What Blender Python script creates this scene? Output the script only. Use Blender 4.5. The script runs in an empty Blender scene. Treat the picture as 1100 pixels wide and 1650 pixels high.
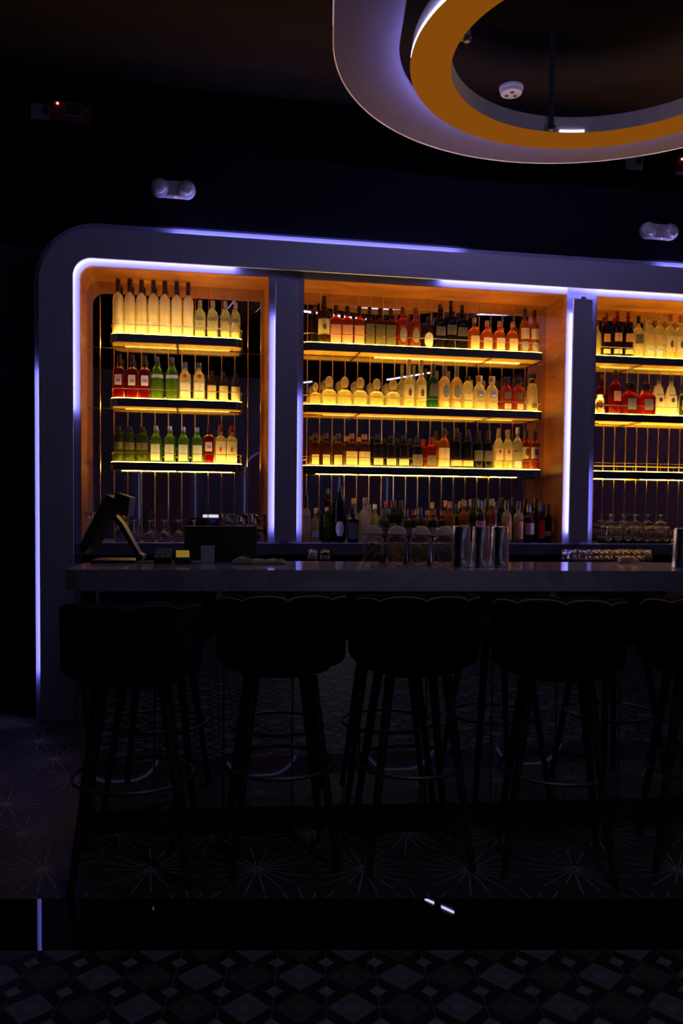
import bpy, bmesh, math, random
from math import sin, cos, pi, radians, sqrt, atan, atan2
from mathutils import Vector, Matrix
random.seed(7)
S = bpy.context.scene
COL = S.collection

# ------------------------------------------------------------------ camera
F = 1340.0                                        # focal length in pixels of the 1100x1650 frame
YAW, PITCH, ROLL, EYE = radians(1.2), atan(0.0395), 0.0095, 1.32
cd = bpy.data.cameras.new('camera')
cam = bpy.data.objects.new('camera', cd)
COL.objects.link(cam)
cd.sensor_fit = 'AUTO'
cd.sensor_width = 36.0
cd.lens = F / 1650 * 36.0
cd.shift_y = (F * math.tan(PITCH) - 2) / 1650
cd.clip_start = 0.02
cam.matrix_world = (Matrix.Translation((0, 0, EYE)) @ Matrix.Rotation(-YAW, 4, 'Z')
                    @ Matrix.Rotation(pi / 2 - PITCH, 4, 'X') @ Matrix.Rotation(ROLL, 4, 'Z'))
S.camera = cam

# ------------------------------------------------------------------ world, exposure, lamp levels
w = bpy.data.worlds.new('world')
S.world = w
w.use_nodes = True
w.node_tree.nodes['Background'].inputs[0].default_value = (0.02, 0.02, 0.05, 1)
w.node_tree.nodes['Background'].inputs[1].default_value = 0.1
S.view_settings.view_transform = 'Standard'
S.view_settings.look = 'None'
S.view_settings.exposure = 0.0
S.view_settings.gamma = 1.0
S.view_settings.use_curve_mapping = False
cy = S.cycles
cy.use_denoising = True
cy.max_bounces = 14
cy.transparent_max_bounces = 40
cy.diffuse_bounces = 4
cy.glossy_bounces = 6
cy.transmission_bounces = 10
cy.sample_clamp_indirect = 3.0
cy.caustics_reflective = True
cy.caustics_refractive = False

TAPE = 36.0          # blue LED tape behind the frame
SHELF = 18.0         # amber light panels in the shelves
UNDER = 5.0          # amber strip under the shelves
RING = 45.0           # LED line on the chandelier
TUBE = 14.0          # ceiling tubes out of view, most of them added as fill
BLUE = (0.40, 0.38, 1.0)
AMBER = (1.0, 0.60, 0.075)

# unseen ceiling spots: warm lamp at left, cool fill added to light the tiles
def ceiling_spot(name, loc, aim, power, color, cone, blend=.6):
    l = bpy.data.lights.new(name, 'SPOT'); l.energy = power; l.color = color; l.spot_size = radians(cone); l.spot_blend = blend; l.shadow_soft_size = .04
    o = bpy.data.objects.new(name, l); COL.objects.link(o); o.location = loc
    o.rotation_euler = (Vector(aim) - Vector(loc)).to_track_quat('-Z', 'Y').to_euler()
    return o
ceiling_spot('downlight_warm', (-1.9, 3.3, 3.9), (-1.7, 3.6, 0), 9.0, (1.0, .70, .55), 42)
ceiling_spot('floor_fill_cool', (.6, 1.3, 3.9), (.5, 1.9, 0), 24.0, (.72, .72, 1.0), 66)

# ------------------------------------------------------------------ materials
MATS = {}
def nodes_of(name):
    m = bpy.data.materials.new(name); m.use_nodes = True
    nt = m.node_tree
    for n in list(nt.nodes): nt.nodes.remove(n)
    out = nt.nodes.new('ShaderNodeOutputMaterial')
    return m, nt, out
def N(nt, t, **kw):
    n = nt.nodes.new(t)
    for k, v in kw.items():
        if k == 'ins':
            for i, val in v.items(): n.inputs[i].default_value = val
        else: setattr(n, k, v)
    return n
def col4(c): return (c[0], c[1], c[2], 1)
def paint(name, c, rough=0.5, metal=0.0, var=0.12, scale=14.0, bump=0.0, spec=0.5, stretch=(1, 1, 1), coat=0.0, sheen=0.0):
    """principled surface whose colour is broken up by a little procedural noise"""
    if name in MATS: return MATS[name]
    m, nt, out = nodes_of(name)
    p = N(nt, 'ShaderNodeBsdfPrincipled')
    tc = N(nt, 'ShaderNodeTexCoord'); mp = N(nt, 'ShaderNodeMapping')
    mp.inputs['Scale'].default_value = stretch
    nz = N(nt, 'ShaderNodeTexNoise'); nz.inputs['Scale'].default_value = scale; nz.inputs['Detail'].default_value = 5
    nt.links.new(tc.outputs['Object'], mp.inputs[0]); nt.links.new(mp.outputs[0], nz.inputs['Vector'])
    mx = N(nt, 'ShaderNodeMix', data_type='RGBA')
    mx.inputs[6].default_value = col4([x * (1 - var) for x in c]); mx.inputs[7].default_value = col4([min(1, x * (1 + var)) for x in c])
    nt.links.new(nz.outputs[0], mx.inputs[0]); nt.links.new(mx.outputs[2], p.inputs['Base Color'])
    p.inputs['Roughness'].default_value = rough; p.inputs['Metallic'].default_value = metal
    p.inputs['Specular IOR Level'].default_value = spec
    p.inputs['Coat Weight'].default_value = coat; p.inputs['Sheen Weight'].default_value = sheen
    if bump:
        b = N(nt, 'ShaderNodeBump'); b.inputs['Strength'].default_value = bump; b.inputs['Distance'].default_value = 0.01
        nt.links.new(nz.outputs[0], b.inputs['Height']); nt.links.new(b.outputs[0], p.inputs['Normal'])
    nt.links.new(p.outputs[0], out.inputs[0]); MATS[name] = m
    return m
def glow(name, c, s):
    if name in MATS: return MATS[name]
    m, nt, out = nodes_of(name)
    e = N(nt, 'ShaderNodeEmission'); e.inputs[0].default_value = col4(c); e.inputs[1].default_value = s
    nt.links.new(e.outputs[0], out.inputs[0]); MATS[name] = m
    return m
def bottle_glass(name, tint, body=None, haze=0.3, gloss=0.16, refr=0.6):
    """thin bottle wall with its filling: tinted see-through, some light scattered in the filling, a glossy skin"""
    if name in MATS: return MATS[name]
    body = body or tint
    m, nt, out = nodes_of(name)
    tr = N(nt, 'ShaderNodeBsdfTransparent'); tr.inputs[0].default_value = col4(tint)
    tl = N(nt, 'ShaderNodeBsdfTranslucent'); tl.inputs[0].default_value = col4(body)
    df = N(nt, 'ShaderNodeBsdfDiffuse'); df.inputs[0].default_value = col4(body)
    nz = N(nt, 'ShaderNodeTexNoise'); nz.inputs['Scale'].default_value = 30
    tc = N(nt, 'ShaderNodeTexCoord'); nt.links.new(tc.outputs['Object'], nz.inputs['Vector'])
    gl = N(nt, 'ShaderNodeBsdfGlossy'); gl.inputs['Roughness'].default_value = 0.08; gl.inputs[0].default_value = (0.9, 0.9, 0.9, 1)
    a = N(nt, 'ShaderNodeMixShader'); nt.links.new(nz.outputs[0], a.inputs[0])
    nt.links.new(tl.outputs[0], a.inputs[1]); nt.links.new(df.outputs[0], a.inputs[2])
    rf = N(nt, 'ShaderNodeBsdfRefraction'); rf.inputs[0].default_value = col4(tint); rf.inputs['IOR'].default_value = 1.33; rf.inputs['Roughness'].default_value = .02
    t2 = N(nt, 'ShaderNodeMixShader'); t2.inputs[0].default_value = refr
    nt.links.new(tr.outputs[0], t2.inputs[1]); nt.links.new(rf.outputs[0], t2.inputs[2])
    b = N(nt, 'ShaderNodeMixShader'); b.inputs[0].default_value = haze
    nt.links.new(t2.outputs[0], b.inputs[1]); nt.links.new(a.outputs[0], b.inputs[2])
    lw = N(nt, 'ShaderNodeLayerWeight'); lw.inputs[0].default_value = gloss
    c = N(nt, 'ShaderNodeMixShader'); nt.links.new(lw.outputs['Fresnel'], c.inputs[0])
    nt.links.new(b.outputs[0], c.inputs[1]); nt.links.new(gl.outputs[0], c.inputs[2])
    nt.links.new(c.outputs[0], out.inputs[0]); MATS[name] = m
    return m
def paper(name, c, print_c=None, lines=60.0, amount=0.0, through=0.45):
    """label paper: lets light through, with faint printed lines"""
    if name in MATS: return MATS[name]
    m, nt, out = nodes_of(name)
    df = N(nt, 'ShaderNodeBsdfDiffuse'); tl = N(nt, 'ShaderNodeBsdfTranslucent')
    mx = N(nt, 'ShaderNodeMix', data_type='RGBA'); mx.inputs[6].default_value = col4(c); mx.inputs[7].default_value = col4(print_c or [x * .6 for x in c])
    tc = N(nt, 'ShaderNodeTexCoord'); wv = N(nt, 'ShaderNodeTexWave'); wv.bands_direction = 'Z'
    wv.inputs['Scale'].default_value = lines; wv.inputs['Distortion'].default_value = 9.0; wv.inputs['Detail Scale'].default_value = 6
    nt.links.new(tc.outputs['Object'], wv.inputs['Vector'])
    mt = N(nt, 'ShaderNodeMath', operation='MULTIPLY'); mt.inputs[1].default_value = amount
    nt.links.new(wv.outputs['Fac'], mt.inputs[0]); nt.links.new(mt.outputs[0], mx.inputs[0])
    nt.links.new(mx.outputs[2], df.inputs[0]); nt.links.new(mx.outputs[2], tl.inputs[0])
    a = N(nt, 'ShaderNodeMixShader'); a.inputs[0].default_value = through
    nt.links.new(df.outputs[0], a.inputs[1]); nt.links.new(tl.outputs[0], a.inputs[2]); nt.links.new(a.outputs[0], out.inputs[0])
    MATS[name] = m
    return m
def wood(name, c1, c2, scale=3.0, axis=(1, 1, 9), rough=0.38):
    if name in MATS: return MATS[name]
    m, nt, out = nodes_of(name)
    p = N(nt, 'ShaderNodeBsdfPrincipled'); p.inputs['Roughness'].default_value = rough
    tc = N(nt, 'ShaderNodeTexCoord'); mp = N(nt, 'ShaderNodeMapping'); mp.inputs['Scale'].default_value = axis
    nz = N(nt, 'ShaderNodeTexNoise'); nz.inputs['Scale'].default_value = scale; nz.inputs['Detail'].default_value = 8; nz.inputs['Distortion'].default_value = 1.2
    cr = N(nt, 'ShaderNodeValToRGB'); cr.color_ramp.elements[0].position = .3; cr.color_ramp.elements[0].color = col4(c1)
    cr.color_ramp.elements[1].position = .75; cr.color_ramp.elements[1].color = col4(c2)
    nt.links.new(tc.outputs['Object'], mp.inputs[0]); nt.links.new(mp.outputs[0], nz.inputs['Vector'])
    nt.links.new(nz.outputs[0], cr.inputs[0]); nt.links.new(cr.outputs[0], p.inputs['Base Color']); nt.links.new(p.outputs[0], out.inputs[0])
    MATS[name] = m
    return m
def mirror_mat(name, c=(0.75, 0.75, 0.78), rough=0.012, blotch=0.1):
    if name in MATS: return MATS[name]
    m, nt, out = nodes_of(name)
    g = N(nt, 'ShaderNodeBsdfGlossy'); g.inputs['Roughness'].default_value = rough
    mx = N(nt, 'ShaderNodeMix', data_type='RGBA'); mx.inputs[6].default_value = col4(c); mx.inputs[7].default_value = col4([x * (1 - blotch) for x in c])
    nz = N(nt, 'ShaderNodeTexNoise'); nz.inputs['Scale'].default_value = 5
    tc = N(nt, 'ShaderNodeTexCoord'); nt.links.new(tc.outputs['Object'], nz.inputs['Vector'])
    nt.links.new(nz.outputs[0], mx.inputs[0]); nt.links.new(mx.outputs[2], g.inputs[0]); nt.links.new(g.outputs[0], out.inputs[0])
    MATS[name] = m
    return m
def marble(name):
    m, nt, out = nodes_of(name)
    p = N(nt, 'ShaderNodeBsdfPrincipled'); p.inputs['Roughness'].default_value = 0.09
    tc = N(nt, 'ShaderNodeTexCoord'); nz = N(nt, 'ShaderNodeTexNoise'); nz.inputs['Scale'].default_value = 2.2
    nz.inputs['Detail'].default_value = 9; nz.inputs['Distortion'].default_value = 1.6
    cr = N(nt, 'ShaderNodeValToRGB')
    cr.color_ramp.elements[0].position = .42; cr.color_ramp.elements[0].color = (.34, .31, .40, 1)
    cr.color_ramp.elements[1].position = .5; cr.color_ramp.elements[1].color = (.47, .43, .54, 1)
    nt.links.new(tc.outputs['Object'], nz.inputs['Vector']); nt.links.new(nz.outputs[0], cr.inputs[0])
    nt.links.new(cr.outputs[0], p.inputs['Base Color']); nt.links.new(p.outputs[0], out.inputs[0])
    return m
def tile_mat(name):
    """square cement tiles: a big diamond in each, small diamonds where four meet"""
    m, nt, out = nodes_of(name)
    p = N(nt, 'ShaderNodeBsdfPrincipled'); p.inputs['Roughness'].default_value = 0.55; p.inputs['Specular IOR Level'].default_value = 0.3
    tc = N(nt, 'ShaderNodeTexCoord'); sp = N(nt, 'ShaderNodeSeparateXYZ'); nt.links.new(tc.outputs['Object'], sp.inputs[0])
    def M(op, a, b=None, c=None):
        n = N(nt, 'ShaderNodeMath', operation=op)
        for i, v in enumerate((a, b, c)):
            if v is None: continue
            if isinstance(v, (int, float)): n.inputs[i].default_value = v
            else: nt.links.new(v, n.inputs[i])
        return n.outputs[0]
    def cell(o, off, size):
        u = M('DIVIDE', M('SUBTRACT', o, off), size)
        r = M('ROUND', u)
        return M('ABSOLUTE', M('SUBTRACT', u, r)), r
    u, ru = cell(sp.outputs[0], -0.34, 0.1425); v, rv = cell(sp.outputs[1], 2.308, 0.1465)
    d = M('ADD', u, v)
    par = M('ABSOLUTE', M('MODULO', M('ADD', ru, rv), 2.0))
    def ramp(stops):
        r = N(nt, 'ShaderNodeValToRGB'); r.color_ramp.interpolation = 'CONSTANT'
        e = r.color_ramp.elements
        while len(e) < len(stops): e.new(0.5)
        for i, (pos, c) in enumerate(stops): e[i].position = pos; e[i].color = col4(c)
        nt.links.new(d, r.inputs[0]); return r.outputs[0]
    A = ramp([(0, (.15, .15, .18)), (.17, (.10, .105, .14)), (.31, (.115, .125, .15)), (.47, (.006, .006, .008)), (.82, (.17, .17, .19))])
    B = ramp([(0, (.11, .06, .035)), (.17, (.042, .05, .052)), (.31, (.05, .06, .065)), (.47, (.006, .006, .008)), (.82, (.17, .17, .19))])
    mx = N(nt, 'ShaderNodeMix', data_type='RGBA'); nt.links.new(par, mx.inputs[0]); nt.links.new(A, mx.inputs[6]); nt.links.new(B, mx.inputs[7])
    ju = M('GREATER_THAN', u, 0.492); jv = M('LESS_THAN', v, 0.007)
    j = M('MAXIMUM', ju, M('MULTIPLY', jv, 0.5))
    m2 = N(nt, 'ShaderNodeMix', data_type='RGBA'); nt.links.new(j, m2.inputs[0]); nt.links.new(mx.outputs[2], m2.inputs[6]); m2.inputs[7].default_value = (.16, .15, .16, 1)
    nz = N(nt, 'ShaderNodeTexNoise'); nz.inputs['Scale'].default_value = 22; nt.links.new(tc.outputs['Object'], nz.inputs['Vector'])
    m3 = N(nt, 'ShaderNodeMix', data_type='RGBA', blend_type='MULTIPLY'); m3.inputs[0].default_value = .5
    nt.links.new(m2.outputs[2], m3.inputs[6]); nt.links.new(nz.outputs[0], m3.inputs[7])
    nt.links.new(m3.outputs[2], p.inputs['Base Color']); nt.links.new(p.outputs[0], out.inputs[0])
    return m

# ------------------------------------------------------------------ mesh helpers
def link_mesh(name, bm, mat, parent=None, smooth=False, angle=None):
    me = bpy.data.meshes.new(name)
    bmesh.ops.recalc_face_normals(bm, faces=bm.faces)
    bm.to_mesh(me); bm.free()
    for m in (mat if isinstance(mat, (list, tuple)) else [mat]): me.materials.append(m)
    if smooth:
        for p in me.polygons: p.use_smooth = True
        if angle:
            me.set_sharp_from_angle(angle=radians(angle))
    o = bpy.data.objects.new(name, me); COL.objects.link(o)
    if parent: o.parent = parent
    return o
def tag(o, label=None, cat=None, group=None, kind=None):
    if label: o['label'] = label
    if cat: o['category'] = cat
    if group: o['group'] = group
    if kind: o['kind'] = kind
    return o
def empty(name, loc, rz, label, cat, group=None):
    o = bpy.data.objects.new(name, None); o.empty_display_size = 0.05; COL.objects.link(o)
    o.location = loc; o.rotation_euler = (0, 0, rz)
    return tag(o, label, cat, group)
def copy_tree(o, parent=None):
    c = o.copy(); COL.objects.link(c)
    if parent: c.parent = parent
    for ch in list(o.children): copy_tree(ch, c)
    return c
def box(bm, x0, x1, y0, y1, z0, z1, bevel=0.0, mi=0):
    vs = [bm.verts.new(p) for p in ((x0, y0, z0), (x1, y0, z0), (x1, y1, z0), (x0, y1, z0), (x0, y0, z1), (x1, y0, z1), (x1, y1, z1), (x0, y1, z1))]
    fs = [bm.faces.new([vs[i] for i in f]) for f in ((0, 3, 2, 1), (4, 5, 6, 7), (0, 1, 5, 4), (1, 2, 6, 5), (2, 3, 7, 6), (3, 0, 4, 7))]
    for f in fs: f.material_index = mi
    if bevel:
        es = list({e for f in fs for e in f.edges})
        bmesh.ops.bevel(bm, geom=es, offset=bevel, segments=2, affect='EDGES', profile=.5)
    return bm
def bx(*a, **k): return box(bmesh.new(), *a, **k)
def tube(bm, pts, r, n=8, closed=False, r2=None):
    pts = [Vector(p) for p in pts]; rings = []
    L = len(pts)
    for i, p in enumerate(pts):
        a = pts[(i - 1) % L] if (closed or i > 0) else p
        b = pts[(i + 1) % L] if (closed or i < L - 1) else p
        t = (b - a).normalized()
        s = t.cross(Vector((0, 0, 1)))
        if s.length < 1e-3: s = t.cross(Vector((1, 0, 0)))
        s.normalize(); q = s.cross(t)
        rr = r if r2 is None else r + (r2 - r) * i / (L - 1)
        rings.append([bm.verts.new(p + (s * cos(2 * pi * k / n) + q * sin(2 * pi * k / n)) * rr) for k in range(n)])
    for i in range(L if closed else L - 1):
        A, B = rings[i], rings[(i + 1) % L]
        for k in range(n): bm.faces.new((A[k], A[(k + 1) % n], B[(k + 1) % n], B[k]))
    if not closed: bm.faces.new(rings[0][::-1]); bm.faces.new(rings[-1])
    return bm
def sup(th, n):
    if n <= 2: return 1.0
    return (abs(cos(th)) ** n + abs(sin(th)) ** n) ** (-1.0 / n)
def lathe(bm, prof, seg=20, n=2.0, ribs=0, rib=0.0, cx=0, cyy=0, cap=True):
    """prof: (radius, z [, own exponent]) from bottom to top"""
    rings = []
    for pr in prof:
        e = pr[2] if len(pr) > 2 else n
        ring = []
        for k in range(seg):
            th = 2 * pi * (k + .5) / seg
            r = pr[0] * sup(th, e) * (1 + (rib * cos(ribs * th) if ribs else 0))
            ring.append(bm.verts.new((cx + r * cos(th), cyy + r * sin(th), pr[1])))
        rings.append(ring)
    for A, B in zip(rings, rings[1:]):
        for k in range(seg): bm.faces.new((A[k], A[(k + 1) % seg], B[(k + 1) % seg], B[k]))
    if cap:
        if prof[0][0] > 1e-5: bm.faces.new(rings[0][::-1])
        if prof[-1][0] > 1e-5: bm.faces.new(rings[-1])
    return bm
def patch(bm, R, n, z0, z1, ha, off=0.0012, th0=-pi / 2, seg=10, shape=None):
    """sheet wrapped round the body at radius R, centred on angle th0"""
    rows = []
    nz = 1 if not shape else 10
    for j in range(nz + 1):
        t = j / nz
        k = 1.0
        if shape == 'oval': k = max(0.05, sqrt(max(0, 1 - (2 * t - 1) ** 2)))
        if shape == 'octagon': k = min(1.0, .5 + 1.6 * min(t, 1 - t))
        row = []
        for i in range(seg + 1):
            th = th0 + ha * k * (2 * i / seg - 1)
            r = R * sup(th, n) + off
            row.append(bm.verts.new((r * cos(th), r * sin(th), z0 + (z1 - z0) * t)))
        rows.append(row)
    for A, B in zip(rows, rows[1:]):
        for i in range(seg): bm.faces.new((A[i], A[i + 1], B[i + 1], B[i]))
    return bm
def text_mesh(name, txt, size, mat, parent, R, n, zc, off=0.0024, maxw=None, flat=False):
    cu = bpy.data.curves.new(name, 'FONT'); cu.body = txt; cu.size = size; cu.align_x = 'CENTER'; cu.align_y = 'CENTER'
    cu.resolution_u = 2; cu.offset = size * 0.02
    t = bpy.data.objects.new('tmp', cu); COL.objects.link(t)
    dg = bpy.context.evaluated_depsgraph_get(); dg.update()
    me = bpy.data.meshes.new_from_object(t.evaluated_get(dg))
    bpy.data.objects.remove(t); bpy.data.curves.remove(cu)
    wdt = max(v.co.x for v in me.vertices) - min(v.co.x for v in me.vertices)
    k = min(1.0, maxw / wdt) if maxw else 1.0
    for v in me.vertices:
        x, y = v.co.x * k, v.co.y
        if flat or n > 2: v.co = (x, -(R + off), zc + y)
        else:
            th = x / R; v.co = ((R + off) * sin(th), -(R + off) * cos(th), zc + y)
    me.materials.clear(); me.materials.append(mat)
    o = bpy.data.objects.new(name, me); COL.objects.link(o); o.parent = parent
    return o
def rounded_path(x0, x1, z0, z1, rl, rr, n=14):
    """open path: bottom left, up, along the top, down to bottom right"""
    p = [(x0, z0), (x0, z1 - rl)]
    for i in range(1, n + 1):
        a = pi - (pi / 2) * i / n
        p.append((x0 + rl + rl * cos(a), z1 - rl + rl * sin(a)))
    for i in range(0, n + 1):
        a = pi / 2 - (pi / 2) * i / n
        p.append((x1 - rr + rr * cos(a), z1 - rr + rr * sin(a)))
    p.append((x1, z0))
    return p
def band(bm, outer, inner, b0, b1):
    """solid between two equally long open paths in the XZ plane, from depth b0 to b1"""
    V = [[bm.verts.new((x, b, z)) for (x, z) in P] for b in (b0, b1) for P in (outer, inner)]
    of, inf, ob, ib = V
    for i in range(len(outer) - 1):
        for q in ((of[i], of[i + 1], inf[i + 1], inf[i]), (ib[i], ib[i + 1], ob[i + 1], ob[i]), (of[i + 1], of[i], ob[i], ob[i + 1]), (inf[i], inf[i + 1], ib[i + 1], ib[i])):
            try: bm.faces.new(q)
            except ValueError: pass
    for i in (0, -1): bm.faces.new((of[i], inf[i], ib[i], ob[i]))
    bmesh.ops.dissolve_degenerate(bm, dist=1e-6, edges=bm.edges)
    return bm

# the bar front and the bottle wall are not square to the floor tiles
CABO, CABR = Vector((-1.753, 5.172, 0)), radians(9.1)
BARO, BARR = Vector((0.214, 3.462, 0)), radians(4.2)
CABM = Matrix.Translation(CABO) @ Matrix.Rotation(CABR, 4, 'Z')
BARM = Matrix.Translation(BARO) @ Matrix.Rotation(BARR, 4, 'Z')
def cabw(a, b, c=0.0): return CABM @ Vector((a, b, c))
def barw(a, b, c=0.0): return BARM @ Vector((a, b, c))
def at_cab(o):
    o.matrix_world = CABM; return o
def at_bar(o):
    o.matrix_world = BARM; return o
ORD = ['first', 'second', 'third', 'fourth', 'fifth', 'sixth', 'seventh', 'eighth', 'ninth', 'tenth', 'eleventh', 'twelfth', 'thirteenth', 'fourteenth', 'fifteenth', 'sixteenth', 'seventeenth', 'eighteenth', 'nineteenth', 'twentieth']

# ================================================================== THE SETTING
m_dark = paint('navy_wall_paint', (.0045, .005, .012), .85, scale=6, spec=.05)
m_lower = paint('navy_panel_paint', (.022, .026, .075), .7, scale=6)
m_ceil = paint('dark_ceiling_paint', (.014, .009, .0075), .9, scale=3, spec=.05)
m_purple = paint('plum_wall_paint', (.42, .21, .37), .7, scale=4)
m_face = paint('grey_lacquer', (.31, .31, .44), .5, var=.04, scale=30)
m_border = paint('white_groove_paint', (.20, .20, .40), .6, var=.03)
m_black = paint('black_satin', (.012, .012, .013), .4)
m_matte = paint('black_matte', (.008, .008, .009), .8)
m_wood = wood('oak_veneer', (.17, .045, .008), (.32, .105, .02))
m_woodh = wood('oak_veneer_ceiling', (.34, .125, .03), (.62, .28, .08), axis=(1, 7, 1))
m_kick = wood('brown_kick_board', (.03, .012, .008), (.06, .022, .012), axis=(1, 1, 6))
m_mirror = mirror_mat('smoked_mirror', (.62, .62, .68), .01)
m_barmirror = mirror_mat('bar_front_mirror', (.84, .84, .9), .012)
m_brass = paint('brushed_brass', (.75, .50, .16), .25, 1.0, var=.1, scale=60)
m_brassd = paint('dark_brass', (.42, .26, .09), .3, 1.0, var=.1, scale=60)
m_chrome = paint('polished_steel', (.75, .75, .78), .12, 1.0, var=.04, scale=50)
m_blacksteel = paint('black_steel', (.02, .02, .022), .35, .6)
m_tape = glow('blue_tape_light', BLUE, TAPE)
m_panel = glow('amber_panel_light', AMBER, SHELF)
m_under = glow('amber_strip_light', AMBER, UNDER)

# floor: cement tiles in front, a polished black stone strip, then dark tiles with fine inlaid starbursts
fl = tag(link_mesh('floor', bx(-3.4, 6.6, -5, 2.449, -.06, 0), tile_mat('cement_tiles')), kind='structure')
bd = tag(link_mesh('floor_border', bx(-3.4, 6.6, 2.449, 2.779, -.06, 0.0005), paint('polished_black_stone', (.004, .004, .005), .015, var=.3, scale=9)), kind='structure')
bm = bx(-3.4, 6.6, 2.779, 7.5, -.06, 0.0)
def star_tiles(bm):
    sx, sy = .39, .337
    for j in range(-1, 10):
        for i in range(-5, 9):
            cx = -.625 + sx * i + (sx / 2 if j % 2 else 0); cyy = 3.012 + sy * j
            rot = .04
            for k in range(18):
                th = rot + 2 * pi * k / 18
                # distance to the edge of a pointy-topped hexagon
                d = 1e9
                for q in range(6):
                    c = cos(th - q * pi / 3)
                    if c > 1e-6: d = min(d, sx / 2 / c)
                L = d * (1.0 if k % 3 else .96) * (.97 if k % 2 else .72 + .2 * ((k * 7 + i * 3 + j) % 3) / 2)
                x1, y1 = cx + L * cos(th), cyy + L * sin(th)
                if min(cyy, y1) < 2.785:
                    if cyy < 2.785 and y1 < 2.785: continue
                    t = (2.785 - cyy) / (y1 - cyy) if abs(y1 - cyy) > 1e-6 else 0
                    if y1 < 2.785: x1, y1 = cx + (x1 - cx) * t, 2.785; x0, y0 = cx, cyy
                    else: x0, y0 = cx + (x1 - cx) * t, 2.785
                else: x0, y0 = cx, cyy
                if y1 > 7.4: continue
                nx, ny = -sin(th) * .0022, cos(th) * .0022
                f = bm.faces.new([bm.verts.new(p) for p in ((x0 - nx, y0 - ny, .0008), (x1 - nx, y1 - ny, .0008), (x1 + nx, y1 + ny, .0008), (x0 + nx, y0 + ny, .0008))])
                f.material_index = 1
star_tiles(bm)
tag(link_mesh('floor_starburst', bm, [paint('charcoal_tile', (.026, .022, .026), .5, var=.3, scale=5, spec=.3), paint('pale_inlay', (.24, .215, .21), .5, spec=.3)]), kind='structure')

tag(link_mesh('ceiling', bx(-3.4, 6.6, -5, 7.5, 3.95, 4.05), m_ceil), kind='structure')
tag(at_cab(link_mesh('wall_back', bx(-2.6, 8.6, .375, .5, 0, 3.95), m_lower)), kind='structure')
tag(at_cab(link_mesh('wall_upper_back', bx(-2.6, 8.6, .02, .372, 3.092, 3.945), m_dark)), kind='structure')
tag(link_mesh('wall_left', bx(-3.5, -3.4, -5, 7.5, 0, 4), m_dark), kind='structure')
tag(link_mesh('wall_right', bx(6.6, 6.7, -5, 7.5, 0, 4), m_purple), kind='structure')
tag(link_mesh('wall_front', bx(-3.4, 6.6, -5.1, -5, 0, 4), paint('slate_blue_paint', (.26, .26, .50), .7, scale=4)), kind='structure')
tag(at_cab(link_mesh('baseboard_back', bx(-1.6, -.04, .355, .374, 0, .09), m_matte)), kind='structure')

# ------------------------------------------------------------------ the bottle wall (one built-in unit)
bw = empty('back_bar', CABO, CABR, 'built-in back bar, rounded grey frame edged in blue light, three lit oak niches', 'back bar')
AR = 6.0                                            # outer right edge of the grey frame
face = band(bmesh.new(), rounded_path(0, AR, 0, 3.04, .35, .35), rounded_path(.2, AR - .2, 0, 2.858, .115, .115), -.02, -.002)
fo = link_mesh('face_frame', face, m_face, bw); fo['label'] = 'grey lacquered face frame'
car = band(bmesh.new(), rounded_path(-.035, AR + .035, 0, 3.088, .385, .385), rounded_path(.234, AR - .234, 0, 2.826, .085, .085), .04, .37)
box(car, 1.412, 1.631, .04, .37, 1.108, 2.9); box(car, 3.462, 3.679, .04, .37, 1.108, 2.9)
link_mesh('carcass', car, m_border, bw)
# the pack-out the face is screwed to, a little smaller than the face so that its edges hover
pk = band(bmesh.new(), rounded_path(.035, AR - .035, 0, 3.005, .32, .32), rounded_path(.165, AR - .165, 0, 2.893, .15, .15), -.002, .04)
link_mesh('packing', pk, m_matte, bw)
for (a0, a1) in ((1.446, 1.590), (3.484, 3.622)):
    d = bx(a0, a1, -.02, -.002, 1.118, 2.783, .002)
    ac = (a0 + a1) / 2
    prev = None
    dv = link_mesh('divider_face', d, m_face, bw)
    link_mesh('divider_packing', bx(a0 + .035, a1 - .035, -.002, .04, 1.14, 2.76), m_matte, dv)
    link_mesh('top_cap', lathe(bmesh.new(), [(.024, -.008), (.024, .008)], 16), m_face, dv).matrix_local = Matrix.Translation((ac, -.012, 2.778)) @ Matrix.Rotation(pi / 2, 4, 'X')
# blue LED tape on the edges of the packing, each run a part
def tape(pts, nx):
    """thin ribbon standing on the packing edge; pts in (a, z)"""
    b = bmesh.new()
    A = [b.verts.new((x, .004, z)) for x, z in pts]; B = [b.verts.new((x, .034, z)) for x, z in pts]
    for i in range(len(pts) - 1): b.faces.new((A[i], A[i + 1], B[i + 1], B[i]))
    r = bmesh.ops.extrude_face_region(b, geom=list(b.faces))
    vs = [v for v in r['geom'] if isinstance(v, bmesh.types.BMVert)]
    for v in vs:
        v.co.x += nx[0]; v.co.z += nx[1]
    o = link_mesh('tape_light', b, m_tape, bw); o['label'] = 'blue white edge light'
inn = [(.165, z) for z in (1.93, 2.3)] + rounded_path(.165, 2, 0, 2.893, .15, .01)[1:16] + [(1.18, 2.893)]
e = .012
tape([(x + e, min(z, 2.893 - e)) for x, z in inn], (.003, -.001))
tape([(2.56, 2.893 - e), (5.7, 2.893 - e)], (0, -.003))
tape([(1.481 - e, 1.19), (1.481 - e, 2.57)], (-.003, 0))
tape([(1.555 + e, 1.18), (1.555 + e, 2.06)], (.003, 0))
tape([(3.519 - e, 1.18), (3.519 - e, 2.70)], (-.003, 0))
tape([(3.587 + e, 1.18), (3.587 + e, 1.62)], (.003, 0))
tape([(.035 - e, .28), (.035 - e, 2.17)], (-.003, 0))
tape([(.80, 3.005 + e), (2.68, 3.005 + e)], (0, .003))
tape([(4.14, 3.005 + e), (5.5, 3.005 + e)], (0, .003))
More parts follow.
